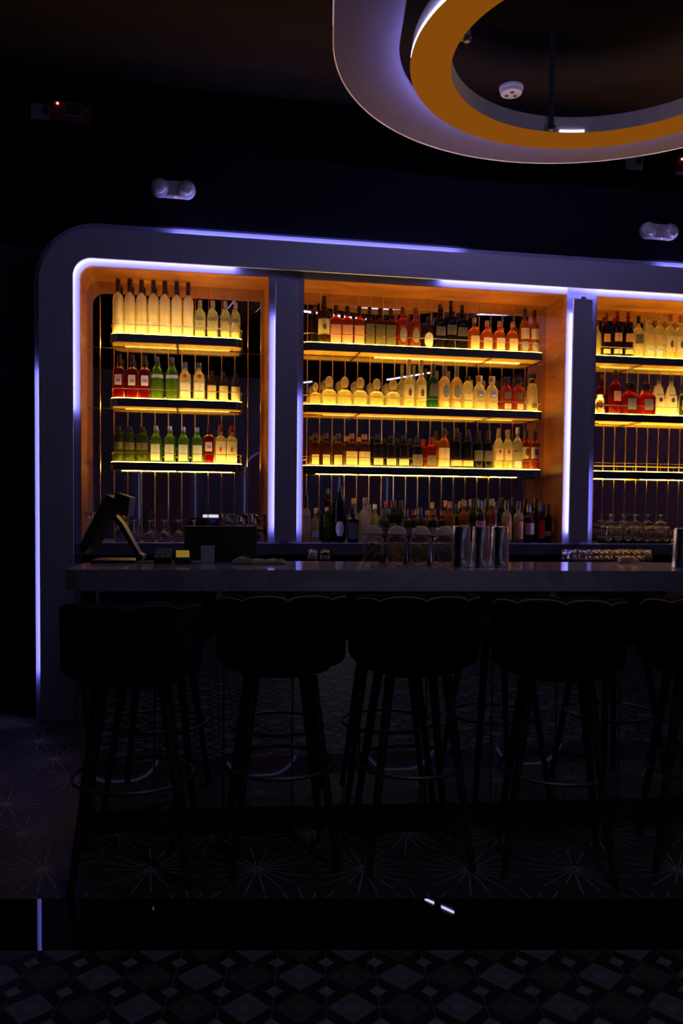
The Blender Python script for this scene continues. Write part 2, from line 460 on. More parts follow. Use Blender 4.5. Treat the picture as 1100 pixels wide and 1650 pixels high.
# niches: oak lining, mirror back with upright joint strips
BAYS = (('left', .234, 1.412, .085, .002), ('middle', 1.631, 3.462, .002, .002), ('right', 3.679, AR - .234, .002, .085))
for nm, a0, a1, rl, rr in BAYS:
    lin = band(bmesh.new(), rounded_path(a0, a1, 1.108, 2.826, rl, rr), rounded_path(a0 + .006, a1 - .006, 1.108, 2.820, rl, rr), .0395, .368)
    lo = link_mesh('oak_lining', lin, m_woodh if nm == 'none' else m_wood, bw)
    mi = link_mesh('mirror_panel', bx(a0, a1, .366, .3695, 1.1, 2.826), m_mirror, bw); mi['label'] = 'smoked mirror back in upright strips'
    n = int((a1 - a0 - .06) / .0872)
    st = {'left': .323, 'middle': 1.706, 'right': 3.747}[nm]
    for k in range(24):
        x = st + k * .0885
        if x > a1 - .02: break
        link_mesh('joint_strip', tube(bmesh.new(), [(x, .3655, 1.11), (x, .3655, 2.815)], .0035, 6), m_brass, mi)
    for z in (2.385, 1.985):
        link_mesh('joint_strip', bx(a0 + .008, a1 - .008, .3635, .3665, z - .002, z + .002), m_brassd, mi)
# ledge under the niches and the dark cabinets below
link_mesh('ledge', bx(.2, AR - .2, -.002, .37, 1.03, 1.106, .003), paint('navy_ledge', (.10, .10, .17), .35), bw)
cabs = bmesh.new()
box(cabs, .45, AR - .2, -.45, .37, .06, .90)
lc = link_mesh('base_cabinet', cabs, m_black, bw)
link_mesh('worktop', bx(.44, AR - .19, -.47, .37, .90, .93, .003), paint('dark_worktop', (.03, .03, .034), .25), bw)
link_mesh('plinth', bx(.47, AR - .22, -.41, .37, 0, .06), m_matte, bw)
for k in range(8):
    a = .47 + k * .664
    dd = link_mesh('cabinet_door', bx(a, a + .655, -.468, -.45, .08, .88, .002), m_black, bw)
    link_mesh('door_handle', tube(bmesh.new(), [(a + .6, -.472, .75), (a + .6, -.49, .75), (a + .6, -.49, .6), (a + .6, -.472, .6)], .005, 6), m_chrome, dd)

# ------------------------------------------------------------------ nine lit shelves
ZS = {'top': 2.448, 'middle': 2.036, 'lower': 1.625, 'ledge': 1.108}
SH = {'left': (.398, 1.256), 'middle': (1.640, 3.372), 'right': (3.69, 5.55)}
m_tray = paint('black_shelf_tray', (.014, .012, .011), .35, var=.2)
m_soffit = wood('gilt_soffit', (.5, .28, .07), (.8, .5, .16), axis=(8, 1, 1), rough=.3)
def rrect(x0, x1, y0, y1, r, n=6, front_only=True):
    p = []
    for i in range(n + 1):
        a = pi + (pi / 2) * i / n; p.append((x0 + r + r * cos(a), y0 + r + r * sin(a)))
    for i in range(n + 1):
        a = 1.5 * pi + (pi / 2) * i / n; p.append((x1 - r + r * cos(a), y0 + r + r * sin(a)))
    p += [(x1, y1), (x0, y1)]
    return p
def slab(bm, poly, z0, z1):
    lo = [bm.verts.new((x, y, z0)) for x, y in poly]; hi = [bm.verts.new((x, y, z1)) for x, y in poly]
    bm.faces.new(lo[::-1]); bm.faces.new(hi)
    for i in range(len(poly)): bm.faces.new((lo[i], lo[(i + 1) % len(poly)], hi[(i + 1) % len(poly)], hi[i]))
    return bm
for bay in ('left', 'middle', 'right'):
    x0, x1 = SH[bay]
    for sh in ('top', 'middle', 'lower'):
        z = ZS[sh]
        o = empty('bottle_shelf', cabw((x0 + x1) / 2, .36, z - .06), CABR, f'black fronted {sh} shelf glowing amber, in the {bay} niche of the back bar', 'shelf', 'glowing bottle shelves of the back bar')
        hx = (x1 - x0) / 2
        y0, y1 = -.195, .0035
        # tray: fascia rim round an amber light panel
        t = bmesh.new()
        P1 = rrect(-hx, hx, y0, y1, .07); P2 = rrect(-hx + .012, hx - .012, y0 + .012, y1 + .0, .06)
        lo = [t.verts.new((x, y, .004)) for x, y in P1]; hi = [t.verts.new((x, y, .056)) for x, y in P1]
        li = [t.verts.new((x, y, .004)) for x, y in P2]; hi2 = [t.verts.new((x, y, .056)) for x, y in P2]
        n = len(P1)
        for i in range(n - 1):
            j = i + 1
            t.faces.new((lo[i], lo[j], hi[j], hi[i])); t.faces.new((hi[i], hi[j], hi2[j], hi2[i])); t.faces.new((li[j], li[i], hi2[i], hi2[j])); t.faces.new((lo[j], lo[i], li[i], li[j]))
        link_mesh('tray', t, m_tray, o)
        link_mesh('soffit', slab(bmesh.new(), rrect(-hx + .013, hx - .013, y0 + .013, y1, .06), .010, .020), m_soffit, o)
        link_mesh('light_panel', slab(bmesh.new(), rrect(-hx + .006, hx - .006, y0 + .006, y1, .064), .0565, .060), m_panel, o)
        # gallery rail with posts
        r = bmesh.new()
        R1 = rrect(-hx + .008, hx - .008, y0 + .008, y1 - .03, .06)
        R1 = [R1[-1]] + R1[:-1]
        tube(r, [(x, y, .118) for x, y in R1], .0022, 6)
        rl = link_mesh('gallery_rail', r, m_brass, o)
        k = max(2, int(round(2 * hx / .40)))
        for q in range(k):
            px = -hx + .07 + (2 * hx - .14) * (q + .5) / k
            link_mesh('rail_post', tube(bmesh.new(), [(px, y0 + .008, .0565), (px, y0 + .008, .118)], .0018, 6), m_brass, rl)
        for sx in (-1, 1):
            link_mesh('rail_post', tube(bmesh.new(), [(sx * (hx - .008), -.05, .0565), (sx * (hx - .008), -.05, .118)], .0018, 6), m_brass, rl)
        # amber strip under the back edge, and two brackets
        s0, s1 = {'top': (-.38 if bay == 'middle' else -.8, .86 if bay == 'middle' else .8), 'middle': (-.8, .8), 'lower': (-.85, .85)}[sh]
        st_ = 14.0 if sh == 'lower' else (1.0 if bay == 'middle' and sh == 'top' else .35)
        zz = .0078 if sh == 'lower' else .0055
        link_mesh('strip_light', bx(hx * s0, hx * s1, -.012, -.005, zz, .0095), glow('amber_strip_%d' % (st_ * 100), AMBER, UNDER * st_), o)
        for sx in ((-.3, .3) if bay != 'left' else (0,)):
            bx_ = sx * hx * 1.8
            link_mesh('bracket', bx(bx_ - .006, bx_ + .006, -.17, 0, .0, .0095), m_brassd, o)

# ------------------------------------------------------------------ the bar
bar = empty('bar_counter', BARO, BARR, 'long bar with thick white marble top and mirrored front, in front of the bottle wall', 'bar counter')
BL, BRT = -1.23, 3.6
top = slab(bmesh.new(), rrect(BL, BRT, -.18, .40, .07, 8), 1.003, 1.086)
eds = [e_ for e_ in top.edges if abs(e_.verts[0].co.z - e_.verts[1].co.z) < 1e-5 and e_.verts[0].co.y < .39]
bmesh.ops.bevel(top, geom=eds, offset=.004, segments=2, affect='EDGES', profile=.5)
to = link_mesh('marble_top', top, marble('white_marble'), bar); to['label'] = 'thick white marble top'
link_mesh('body', bx(BL + .06, BRT - .05, .02, .16, .085, 1.003), m_matte, bar)
link_mesh('end_body', bx(BL + .06, BL + .12, .16, .30, .085, 1.003), m_matte, bar)
xs = [BL + .035 + .05] + [-.907 + .283 * k for k in range(16)]
for x0, x1 in zip(xs, xs[1:]):
    link_mesh('mirror_panel', bx(x0 + .0025, x1 - .0025, .004, .02, .080, 1.0, .0015), m_barmirror, bar)
    link_mesh('joint_strip', bx(x1 - .0022, x1 + .0022, .008, .02, .080, 1.0), m_blacksteel, bar)
cm = bmesh.new()      # rounded mirrored corner
n = 10
pts = [(BL + .085 - .075 * sin(pi / 2 * i / n), .004 + .075 - .075 * cos(pi / 2 * i / n)) for i in range(n + 1)] + [(BL + .010, .30)]
ina = [(BL + .085 - .06 * sin(pi / 2 * i / n), .019 + .06 - .06 * cos(pi / 2 * i / n)) for i in range(n + 1)] + [(BL + .025, .30)]
V = [[cm.verts.new((x, y, z)) for x, y in P] for P in (pts, ina) for z in (.080, 1.0)]
for i in range(len(pts) - 1):
    cm.faces.new((V[0][i], V[0][i + 1], V[1][i + 1], V[1][i])); cm.faces.new((V[2][i + 1], V[2][i], V[3][i], V[3][i + 1]))
    cm.faces.new((V[1][i], V[1][i + 1], V[3][i + 1], V[3][i])); cm.faces.new((V[0][i + 1], V[0][i], V[2][i], V[2][i + 1]))
for i in (0, -1): cm.faces.new((V[0][i], V[1][i], V[3][i], V[2][i]))
link_mesh('corner_mirror', cm, m_barmirror, bar, True, 40)
link_mesh('kick_board', bx(BL + .05, BRT - .05, .0, .03, 0, .078, .002), m_kick, bar)
link_mesh('foot_ledge', bx(BL + .03, BRT - .04, -.03, .0, 0, .03, .002), m_kick, bar)

# ================================================================== BOTTLES
# a=along the wall, b=depth, H=height; the kinds give shape, filling and label
AMB = (1, .62, .2)
clear = bottle_glass('clear_spirit', (.93, .92, .86), (.85, .82, .7), .18)
frost = bottle_glass('frosted_glass', (.5, .46, .36), (.92, .82, .60), .82, .05)
red = bottle_glass('red_glass', (.48, .010, .018), (.45, .012, .03), .13)
green = bottle_glass('green_glass', (.34, .52, .06), (.26, .42, .05), .13)
dgreen = bottle_glass('dark_green_glass', (.16, .22, .03), (.16, .2, .03), .15)
emerald = bottle_glass('emerald_glass', (.06, .27, .05), (.05, .22, .04), .15)
brown = bottle_glass('brown_glass', (.16, .07, .03), (.1, .05, .02), .25)
blackg = bottle_glass('black_glass', (.03, .02, .02), (.02, .015, .015), .4)
amber = bottle_glass('amber_whisky', (.78, .33, .08), (.7, .3, .09), .14)
redamb = bottle_glass('red_bourbon', (.62, .14, .05), (.55, .17, .07), .14)
cola = bottle_glass('dark_rum', (.25, .09, .03), (.2, .08, .03), .15)
gold = bottle_glass('gold_tequila', (.92, .72, .38), (.9, .7, .4), .24)
straw = bottle_glass('straw_spirit', (.93, .84, .56), (.9, .8, .5), .24)
wine = bottle_glass('ruby_liqueur', (.5, .05, .03), (.45, .05, .04), .13)
white = paper('white_ceramic', (.88, .82, .68), through=.6)
L_white = paper('white_label', (.85, .82, .76), (.35, .33, .3), 40, .5)
L_cream = paper('cream_label', (.80, .66, .42), (.4, .28, .14), 45, .5)
L_black = paper('black_label', (.02, .02, .02), (.5, .4, .2), 50, .35, .1)
L_silver = paper('silver_band', (.45, .47, .52), (.2, .2, .22), 60, .4, .2)
L_pink = paper('pink_label', (.80, .45, .36), (.45, .2, .15), 50, .5)
L_dark = paper('dark_label', (.05, .045, .05), (.25, .2, .15), 40, .5, .15)
L_red = paper('red_print', (.6, .04, .03), through=.3)
L_grey = paper('grey_print', (.10, .10, .14), (.5, .5, .5), 60, .4, .2)
L_orange = paper('orange_label', (.8, .2, .05), (.9, .8, .5), 30, .5)
L_lav = paper('lilac_label', (.62, .58, .68), through=.3)
ink = paint('dark_ink', (.02, .02, .022), .6)
inkr = paint('red_ink', (.5, .03, .03), .6)
inkw = paint('white_ink', (.75, .72, .66), .6)
K_black = paint('black_cap', (.015, .014, .014), .35)
K_navy = paint('navy_foil', (.03, .03, .06), .4)
K_red = paint('red_cap', (.30, .02, .02), .4)
K_gold = paint('gold_cap', (.70, .45, .14), .3, .8)
K_silver = paint('silver_cap', (.6, .6, .62), .3, .9)
K_cork = paint('cork_stopper', (.45, .25, .10), .8, var=.3, scale=60)
K_steelcap = paint('dark_steel_cap', (.12, .12, .13), .35, .6)
K_blue = paint('blue_foil', (.05, .07, .2), .35, .4)
K_clear = bottle_glass('glass_stopper', (.85, .8, .7), (.7, .55, .35), .4)

# profiles: (radius fraction, height fraction[, corner exponent])
PR = {
 'tall': [(.90, 0), (1, .02), (1, .585), (.985, .615), (.93, .65), (.82, .68), (.62, .708), (.46, .728), (.37, .76), (.34, .86), (.38, .865), (.38, .88)],
 'frost': [(.92, 0), (1, .015), (1, .625), (.985, .655), (.94, .682), (.84, .706), (.66, .728), (.47, .744), (.38, .76), (.35, .775), (.34, .88)],
 'round': [(.90, 0), (1, .02), (1, .57), (.98, .615), (.92, .66), (.80, .70), (.62, .732), (.46, .755), (.37, .79), (.34, .86), (.40, .865), (.40, .88)],
 'square': [(.93, 0, 7), (1, .02, 7), (1, .625, 7), (.97, .65, 6), (.86, .672, 5), (.62, .695, 3), (.42, .715, 2), (.36, .74, 2), (.36, .88, 2), (.40, .88, 2)],
 'squat': [(.88, 0), (1, .03), (1, .48), (.97, .55), (.86, .62), (.62, .67), (.36, .70), (.30, .74), (.30, .86)],
 'ball': [(.90, 0), (1, .03), (1, .37), (.97, .43), (.86, .49), (.62, .53), (.40, .55), (.36, .63)],
 'slim': [(.90, 0), (1, .012), (1, .50), (.95, .55), (.78, .595), (.50, .63), (.36, .66), (.32, .72), (.31, .90)],
 'block': [(.98, 0, 5), (1, .02, 5), (.86, .60, 5), (.74, .68, 3), (.46, .74, 2), (.40, .77, 2), (.40, .82, 2)],
 'knob': [(.92, 0), (1, .015), (.98, .3), (.86, .62), (.66, .70), (.42, .74), (.36, .77), (.36, .82)],
 'cone': [(.92, 0), (1, .015), (1, .36), (.90, .52), (.62, .70), (.36, .78), (.34, .88)],
 'wide': [(.95, 0, 8), (1, .03, 8), (1, .55, 8), (.92, .63, 6), (.5, .70, 3), (.34, .73, 2), (.34, .80, 2)],
 'pot': [(.9, 0), (1, .02), (1, .62), (.98, .69), (.88, .76), (.62, .82), (.44, .84), (.42, .90)],
}
# kind: name, description, category, profile, radius, nominal height, glass, cap mat, cap (radius fraction, z0, z1), labels, text
KD = {
 'vodka_frost': ('vodka_bottle', 'frosted white vodka bottle with dark neck', 'frost', .035, .345, frost, K_navy, (.44, .775, 1.0), [(.03, .27, 1.5, L_white)], None),
 'vodka_clear': ('vodka_bottle', 'clear VODKA bottle', 'round', .037, .215, clear, K_silver, (.42, .86, 1.0), [(.04, .2, .9, L_cream)], ('VODKA', .50, .027, ink)),
 'gin_red': ('gin_bottle', 'square red bottle labelled 24', 'square', .036, .265, red, K_black, (.40, .80, 1.0), [(.30, .53, .55, L_lav)], ('24', .40, .026, ink)),
 'gin_green': ('gin_bottle', 'ribbed green gin bottle', 'round', .041, .255, green, K_steelcap, (.38, .86, 1.0), [(.50, .58, 1.57, L_silver)], None),
 'gin_seal': ('gin_bottle', 'clear gin bottle with red seal', 'round', .039, .225, straw, K_steelcap, (.42, .86, 1.0), [(.10, .46, .9, L_white), (.58, .68, .35, L_red, 'oval', .90)], None),
 'bitter': ('bitters_bottle', 'small dark bottle with cream label', 'round', .031, .175, brown, K_black, (.40, .86, 1.0), [(.04, .52, 1.1, L_cream)], None),
 'gin_dark': ('gin_bottle', 'dark green round shouldered bottle', 'pot', .038, .225, dgreen, K_black, (.46, .88, 1.0), [(.36, .56, 1.3, L_dark)], None),
 'gin_label': ('gin_bottle', 'green gin bottle with pale label', 'round', .038, .225, green, K_silver, (.38, .86, 1.0), [(.06, .50, .85, L_silver), (.60, .72, .3, L_dark, 'oval', .88)], None),
 'gin_white': ('gin_bottle', 'square clear gin bottle with red figure', 'square', .036, .24, straw, K_red, (.40, .82, 1.0), [(.05, .58, .8, L_white), (.30, .44, .2, L_red, 'oval')], None),
 'whiskey_small': ('whiskey_bottle', 'slim black bottle standing at the back', 'tall', .027, .22, blackg, K_red, (.40, .86, 1.0), [], None),
 'whiskey_big': ('whiskey_bottle', 'large dark bottle with big cream label', 'tall', .043, .305, brown, K_black, (.38, .78, 1.0), [(.20, .52, 1.2, L_cream), (.30, .42, .3, L_dark, 'oval')], None),
 'bourbon_red': ('bourbon_bottle', 'red bourbon bottle with pink label', 'square', .0385, .235, redamb, K_black, (.40, .84, 1.0), [(.05, .50, .78, L_pink)], None),
 'whiskey_square': ('whiskey_bottle', 'square whiskey bottle with black label', 'square', .036, .235, cola, K_black, (.42, .82, 1.0), [(.06, .56, .78, L_black)], None),
 'whisky_amber': ('whisky_bottle', 'amber whisky bottle with dark oval label', 'tall', .040, .24, redamb, K_red, (.38, .80, 1.0), [(.12, .50, .6, L_grey, 'oval')], None),
 'whisky_oval': ('whisky_bottle', 'dark bottle with round white label', 'round', .036, .20, brown, K_black, (.40, .86, 1.0), [(.04, .5, .95, L_white, 'oval')], None),
 'whisky_tall': ('whisky_bottle', 'tall black square bottle with slanted label', 'square', .037, .285, blackg, K_black, (.36, .80, 1.0), [(.30, .50, .78, L_dark)], None),
 'scotch_squat': ('scotch_bottle', 'squat amber bottle with pale label', 'squat', .044, .20, amber, K_cork, (.34, .84, 1.0), [(.05, .44, .75, L_cream)], None),
 'scotch_tall': ('scotch_bottle', 'tall amber bottle with two part label', 'tall', .037, .275, amber, K_black, (.40, .84, 1.0), [(.32, .56, 1.0, L_cream), (.06, .26, .8, L_grey, 'oval')], None),
 'tequila_small': ('tequila_bottle', 'small round bottle with glass stopper', 'ball', .036, .14, gold, K_clear, (.55, .60, 1.0, 'ball'), [], None),
 'tequila_ball': ('tequila_bottle', 'squat clear tequila bottle with ball stopper', 'ball', .050, .175, straw, K_clear, (.60, .60, 1.0, 'ball'), [(.555, .60, .9, L_dark)], None),
 'tequila_slim': ('tequila_bottle', 'tall clear bottle with drawn figure label', 'slim', .039, .305, straw, K_clear, (.34, .88, 1.0), [(.16, .48, .8, L_cream), (.24, .40, .3, L_dark, 'oval')], None),
 'absinthe': ('absinthe_bottle', 'green bottle with dark neck', 'tall', .036, .275, emerald, K_black, (.38, .74, 1.0), [(.28, .56, .9, L_dark)], None),
 'tequila_oval': ('tequila_bottle', 'gold bottle with dark oval label', 'tall', .041, .275, gold, K_steelcap, (.38, .76, 1.0), [(.26, .56, .62, L_grey, 'oval'), (.05, .18, .5, L_cream, 'oval')], None),
 'tequila_squat': ('tequila_bottle', 'squat straw bottle with wide dark cap', 'pot', .041, .185, straw, K_black, (.5, .88, 1.0), [(.10, .46, .8, L_cream)], None),
 'tequila_block': ('tequila_bottle', 'square shouldered bottle labelled 1800', 'block', .042, .20, straw, K_gold, (.56, .82, 1.0), [(.36, .56, .5, L_grey), (.06, .22, .5, L_pink)], ('1800', .42, .017, inkw)),
 'tequila_block_red': ('tequila_bottle', 'square shouldered dark amber bottle', 'block', .042, .20, redamb, K_black, (.56, .82, 1.0), [(.36, .56, .5, L_dark), (.06, .22, .5, L_pink)], None),
 'tequila_knob': ('tequila_bottle', 'tall pale bottle with black knob cap', 'knob', .043, .24, straw, K_black, (.62, .82, 1.0, 'knob'), [(.10, .24, .42, L_dark)], None),
 'rum_short': ('rum_bottle', 'dark rum bottle with tall cork cap', 'round', .040, .215, cola, K_steelcap, (.42, .84, 1.0), [(.04, .34, .7, L_cream)], None),
 'rum_label': ('rum_bottle', 'dark rum bottle with wide cream label', 'round', .042, .215, cola, K_cork, (.42, .84, 1.0), [(.04, .46, 1.2, L_cream)], None),
 'rum_black': ('rum_bottle', 'black rum bottle with small cream label', 'round', .042, .21, blackg, K_black, (.44, .84, 1.0), [(.06, .26, .9, L_cream)], None),
 'rum_slim': ('rum_bottle', 'black bottle with printed dark label', 'tall', .042, .21, blackg, K_black, (.40, .80, 1.0), [(.06, .42, 1.0, L_dark)], None),
 'rum_red': ('rum_bottle', 'dark bottle with red neck foil', 'tall', .040, .21, wine, K_red, (.42, .74, 1.0), [(.08, .40, .9, L_dark)], None),
 'rum_cream': ('rum_bottle', 'amber bottle with tall cream label', 'tall', .041, .275, amber, K_black, (.36, .84, 1.0), [(.04, .50, 1.2, L_cream)], None),
 'rum_wine': ('rum_bottle', 'tall black bottle with low cream band', 'tall', .041, .265, blackg, K_black, (.38, .78, 1.0), [(.06, .20, 1.4, L_cream)], None),
 'rum_wine2': ('rum_bottle', 'black bottle with faded dark label', 'tall', .039, .255, blackg, K_black, (.40, .76, 1.0), [(.20, .48, 1.1, L_dark)], None),
 'rum_clear': ('rum_bottle', 'clear rum bottle with red round emblem', 'tall', .037, .27, straw, K_cork, (.40, .86, 1.0), [(.22, .50, .8, L_cream), (.38, .49, .25, L_red, 'oval')], None),
 'rum_white': ('rum_bottle', 'white rum bottle labelled BACARDI', 'tall', .037, .285, clear, K_silver, (.42, .84, 1.0), [(.06, .22, .7, L_silver, 'oval')], ('BACARDI', .44, .017, ink)),
 'rum_spice': ('rum_bottle', 'dark amber bottle with pictured label', 'tall', .037, .27, redamb, K_black, (.42, .82, 1.0), [(.28, .58, 1.0, L_cream), (.36, .54, .4, L_dark, 'oval')], None),
 'rum_yellow': ('rum_bottle', 'pale yellow bottle with red cap', 'tall', .034, .25, straw, K_red, (.42, .86, 1.0), [], None),
 'vodka_dark': ('vodka_bottle', 'dark bottle with orange label and red neck', 'tall', .0385, .30, blackg, K_red, (.36, .74, 1.0), [(.34, .52, .8, L_orange), (.08, .18, .9, L_cream)], None),
 'vodka_black_label': ('vodka_bottle', 'clear bottle with black label', 'tall', .0385, .275, straw, K_black, (.36, .82, 1.0), [(.34, .56, 1.0, L_dark)], None),
 'vodka_print': ('vodka_bottle', 'clear bottle with printed front', 'tall', .0385, .30, straw, K_silver, (.38, .84, 1.0), [(.10, .30, .8, L_silver), (.42, .52, .9, L_pink)], None),
 'vodka_crest': ('vodka_bottle', 'clear bottle with brown crest', 'tall', .0385, .29, straw, K_cork, (.40, .84, 1.0), [(.18, .52, .9, L_cream), (.26, .42, .35, L_dark, 'oval')], None),
 'liqueur_red': ('liqueur_bottle', 'tall bright red bottle', 'tall', .043, .30, red, K_black, (.36, .84, 1.0), [(.30, .52, .7, L_pink)], None),
 'amaretto': ('liqueur_bottle', 'squat square dark red bottle with wide cap', 'wide', .056, .20, wine, K_black, (.62, .80, 1.0), [(.16, .50, .5, L_grey)], None),
 'coconut': ('liqueur_bottle', 'white MALIBU bottle with sloping shoulders', 'cone', .043, .245, white, K_black, (.34, .80, 1.0), [(.34, .46, .34, L_dark, 'oval', .96)], ('MALIBU', .52, .014, ink)),
 'herbal': ('liqueur_bottle', 'dark green herbal bottle', 'square', .041, .18, dgreen, K_black, (.5, .84, 1.0), [(.2, .5, .6, L_cream)], None),
 'led_white': ('gin_bottle', 'clear bottle with tall white label', 'square', .032, .35, clear, K_black, (.42, .74, 1.0), [(.20, .58, .78, L_white)], None),
 'led_clear': ('vodka_bottle', 'clear empty looking bottle', 'tall', .036, .26, clear, K_silver, (.40, .86, 1.0), [(.16, .34, .8, L_silver)], None),
 'led_green': ('gin_bottle', 'dark green bottle with pale cork', 'pot', .044, .265, dgreen, K_cork, (.42, .88, 1.0), [], None),
 'led_black': ('gin_bottle', 'black bottle with white octagonal label', 'pot', .044, .38, blackg, K_black, (.40, .76, 1.0), [(.12, .38, .70, L_white, 'octagon')], None),
 'led_darkgreen': ('gin_bottle', 'dark square bottle with green label', 'square', .038, .26, blackg, K_black, (.42, .82, 1.0), [(.10, .58, .7, L_dark)], None),
 'led_cream': ('gin_bottle', 'clear bottle with cream label', 'tall', .041, .34, clear, K_cork, (.40, .86, 1.0), [(.28, .56, 1.0, L_cream)], None),
 'led_wine': ('wine_bottle', 'dark green bottle with black foil', 'tall', .037, .30, dgreen, K_black, (.40, .78, 1.0), [(.2, .45, 1.0, L_dark)], None),
 'led_redcap': ('spirit_bottle', 'dark bottle with red cap', 'tall', .036, .28, brown, K_red, (.40, .82, 1.0), [(.2, .45, 1.0, L_cream)], None),
 'led_amber': ('spirit_bottle', 'amber bottle with pale cap', 'tall', .038, .30, amber, K_cork, (.40, .84, 1.0), [(.16, .42, .9, L_cream)], None),
 'led_label': ('spirit_bottle', 'dark bottle with pale rounded label', 'tall', .040, .30, cola, K_steelcap, (.40, .80, 1.0), [(.22, .52, 1.0, L_pink)], None),
 'led_print': ('spirit_bottle', 'yellow printed bottle with dark cap', 'tall', .037, .31, gold, K_black, (.40, .82, 1.0), [(.10, .50, .9, L_orange)], None),
 'led_red': ('spirit_bottle', 'dark red printed bottle', 'tall', .036, .31, wine, K_steelcap, (.40, .80, 1.0), [(.12, .56, 1.0, L_red)], None),
 'led_silver': ('wine_bottle', 'black bottle with silver foil and white band', 'tall', .032, .31, blackg, K_blue, (.42, .66, 1.0), [(.18, .30, 1.2, L_silver)], None),
}
PROTO = {}
def build_bottle(kind, loc, rz):
    name, desc, prof, R, H, mat, capm, cap, labels, txt = KD[kind]
    pr = [(p[0] * R, p[1] * H) + tuple(p[2:]) for p in PR[prof]]
    sq = prof in ('square', 'block', 'wide')
    n = {'square': 7, 'block': 5, 'wide': 8}.get(prof, 2)
    o = bpy.data.objects.new(name, None); o.empty_display_size = .03; COL.objects.link(o)
    o.location = loc; o.rotation_euler = (0, 0, rz)
    link_mesh('glass_body', lathe(bmesh.new(), pr, 32 if sq else 20, ribs=0), mat, o, True, 50)
    cr, z0, z1 = cap[0] * R, cap[1] * H, cap[2] * H
    b = bmesh.new()
    if len(cap) > 3 and cap[3] == 'ball':
        c = (z0 + z1) / 2; h = (z1 - z0) / 2
        lathe(b, [(.3 * R, z0 - .004)] + [(max(.001, cr * sin(pi * t / 8)), c - h * cos(pi * t / 8)) for t in range(1, 8)] + [(.002, z1)], 16)
    elif len(cap) > 3 and cap[3] == 'knob':
        lathe(b, [(.40 * R, z0 - .02), (.44 * R, z0 + .1 * (z1 - z0)), (cr, z0 + .25 * (z1 - z0)), (cr * 1.04, z0 + .6 * (z1 - z0)), (cr, z1 - .004), (cr * .8, z1)], 16)
    else:
        lathe(b, [(cr * 1.02, z0), (cr * 1.04, z0 + (z1 - z0) * .12), (cr, z0 + (z1 - z0) * .14), (cr, z1 - .003), (cr * .88, z1)], 16)
    link_mesh('cap', b, capm, o, True, 40)
    lab = None
    for L in labels:
        z0, z1, ha, m = L[:4]; shape = L[4] if len(L) > 4 else None
        # radius of the body at the label
        zc = (z0 + z1) / 2; RR = R
        P = PR[prof]
        for p, q in zip(P, P[1:]):
            if p[1] <= zc <= q[1]: RR = R * max(p[0] + (q[0] - p[0]) * (zc - p[1]) / max(1e-6, q[1] - p[1]), .3)
        if prof in ('block', 'cone', 'knob'):
            # sloping wall: take the wider edge so that the paper stays outside
            for p, q in zip(P, P[1:]):
                if p[1] <= z0 <= q[1]: RR = max(RR, R * (p[0] + (q[0] - p[0]) * (z0 - p[1]) / max(1e-6, q[1] - p[1])))
        second = lab is not None and labels[0][0] <= z0 and z1 <= labels[0][1]
        o2 = link_mesh('printed_emblem' if second else 'label', patch(bmesh.new(), RR, n, z0 * H, z1 * H, ha, .0022 if second else .0011, shape=shape), m, lab if second else o, True)
        if lab is None: lab = o2
    if txt:
        zc = txt[1]
        RR = R
        for p, q in zip(PR[prof], PR[prof][1:]):
            if p[1] <= zc <= q[1]: RR = R * (p[0] + (q[0] - p[0]) * (zc - p[1]) / max(1e-6, q[1] - p[1]))
        text_mesh('printed_words', txt[0], txt[2], txt[3], lab or o, RR * (1.02 if prof in ('block', 'cone') else 1), n, txt[1] * H, maxw=R * 1.6)
    return o
def bay_words(bay, sh):
    return f'{bay} niche ledge' if sh == 'ledge' else f'{bay} niche {sh} shelf'
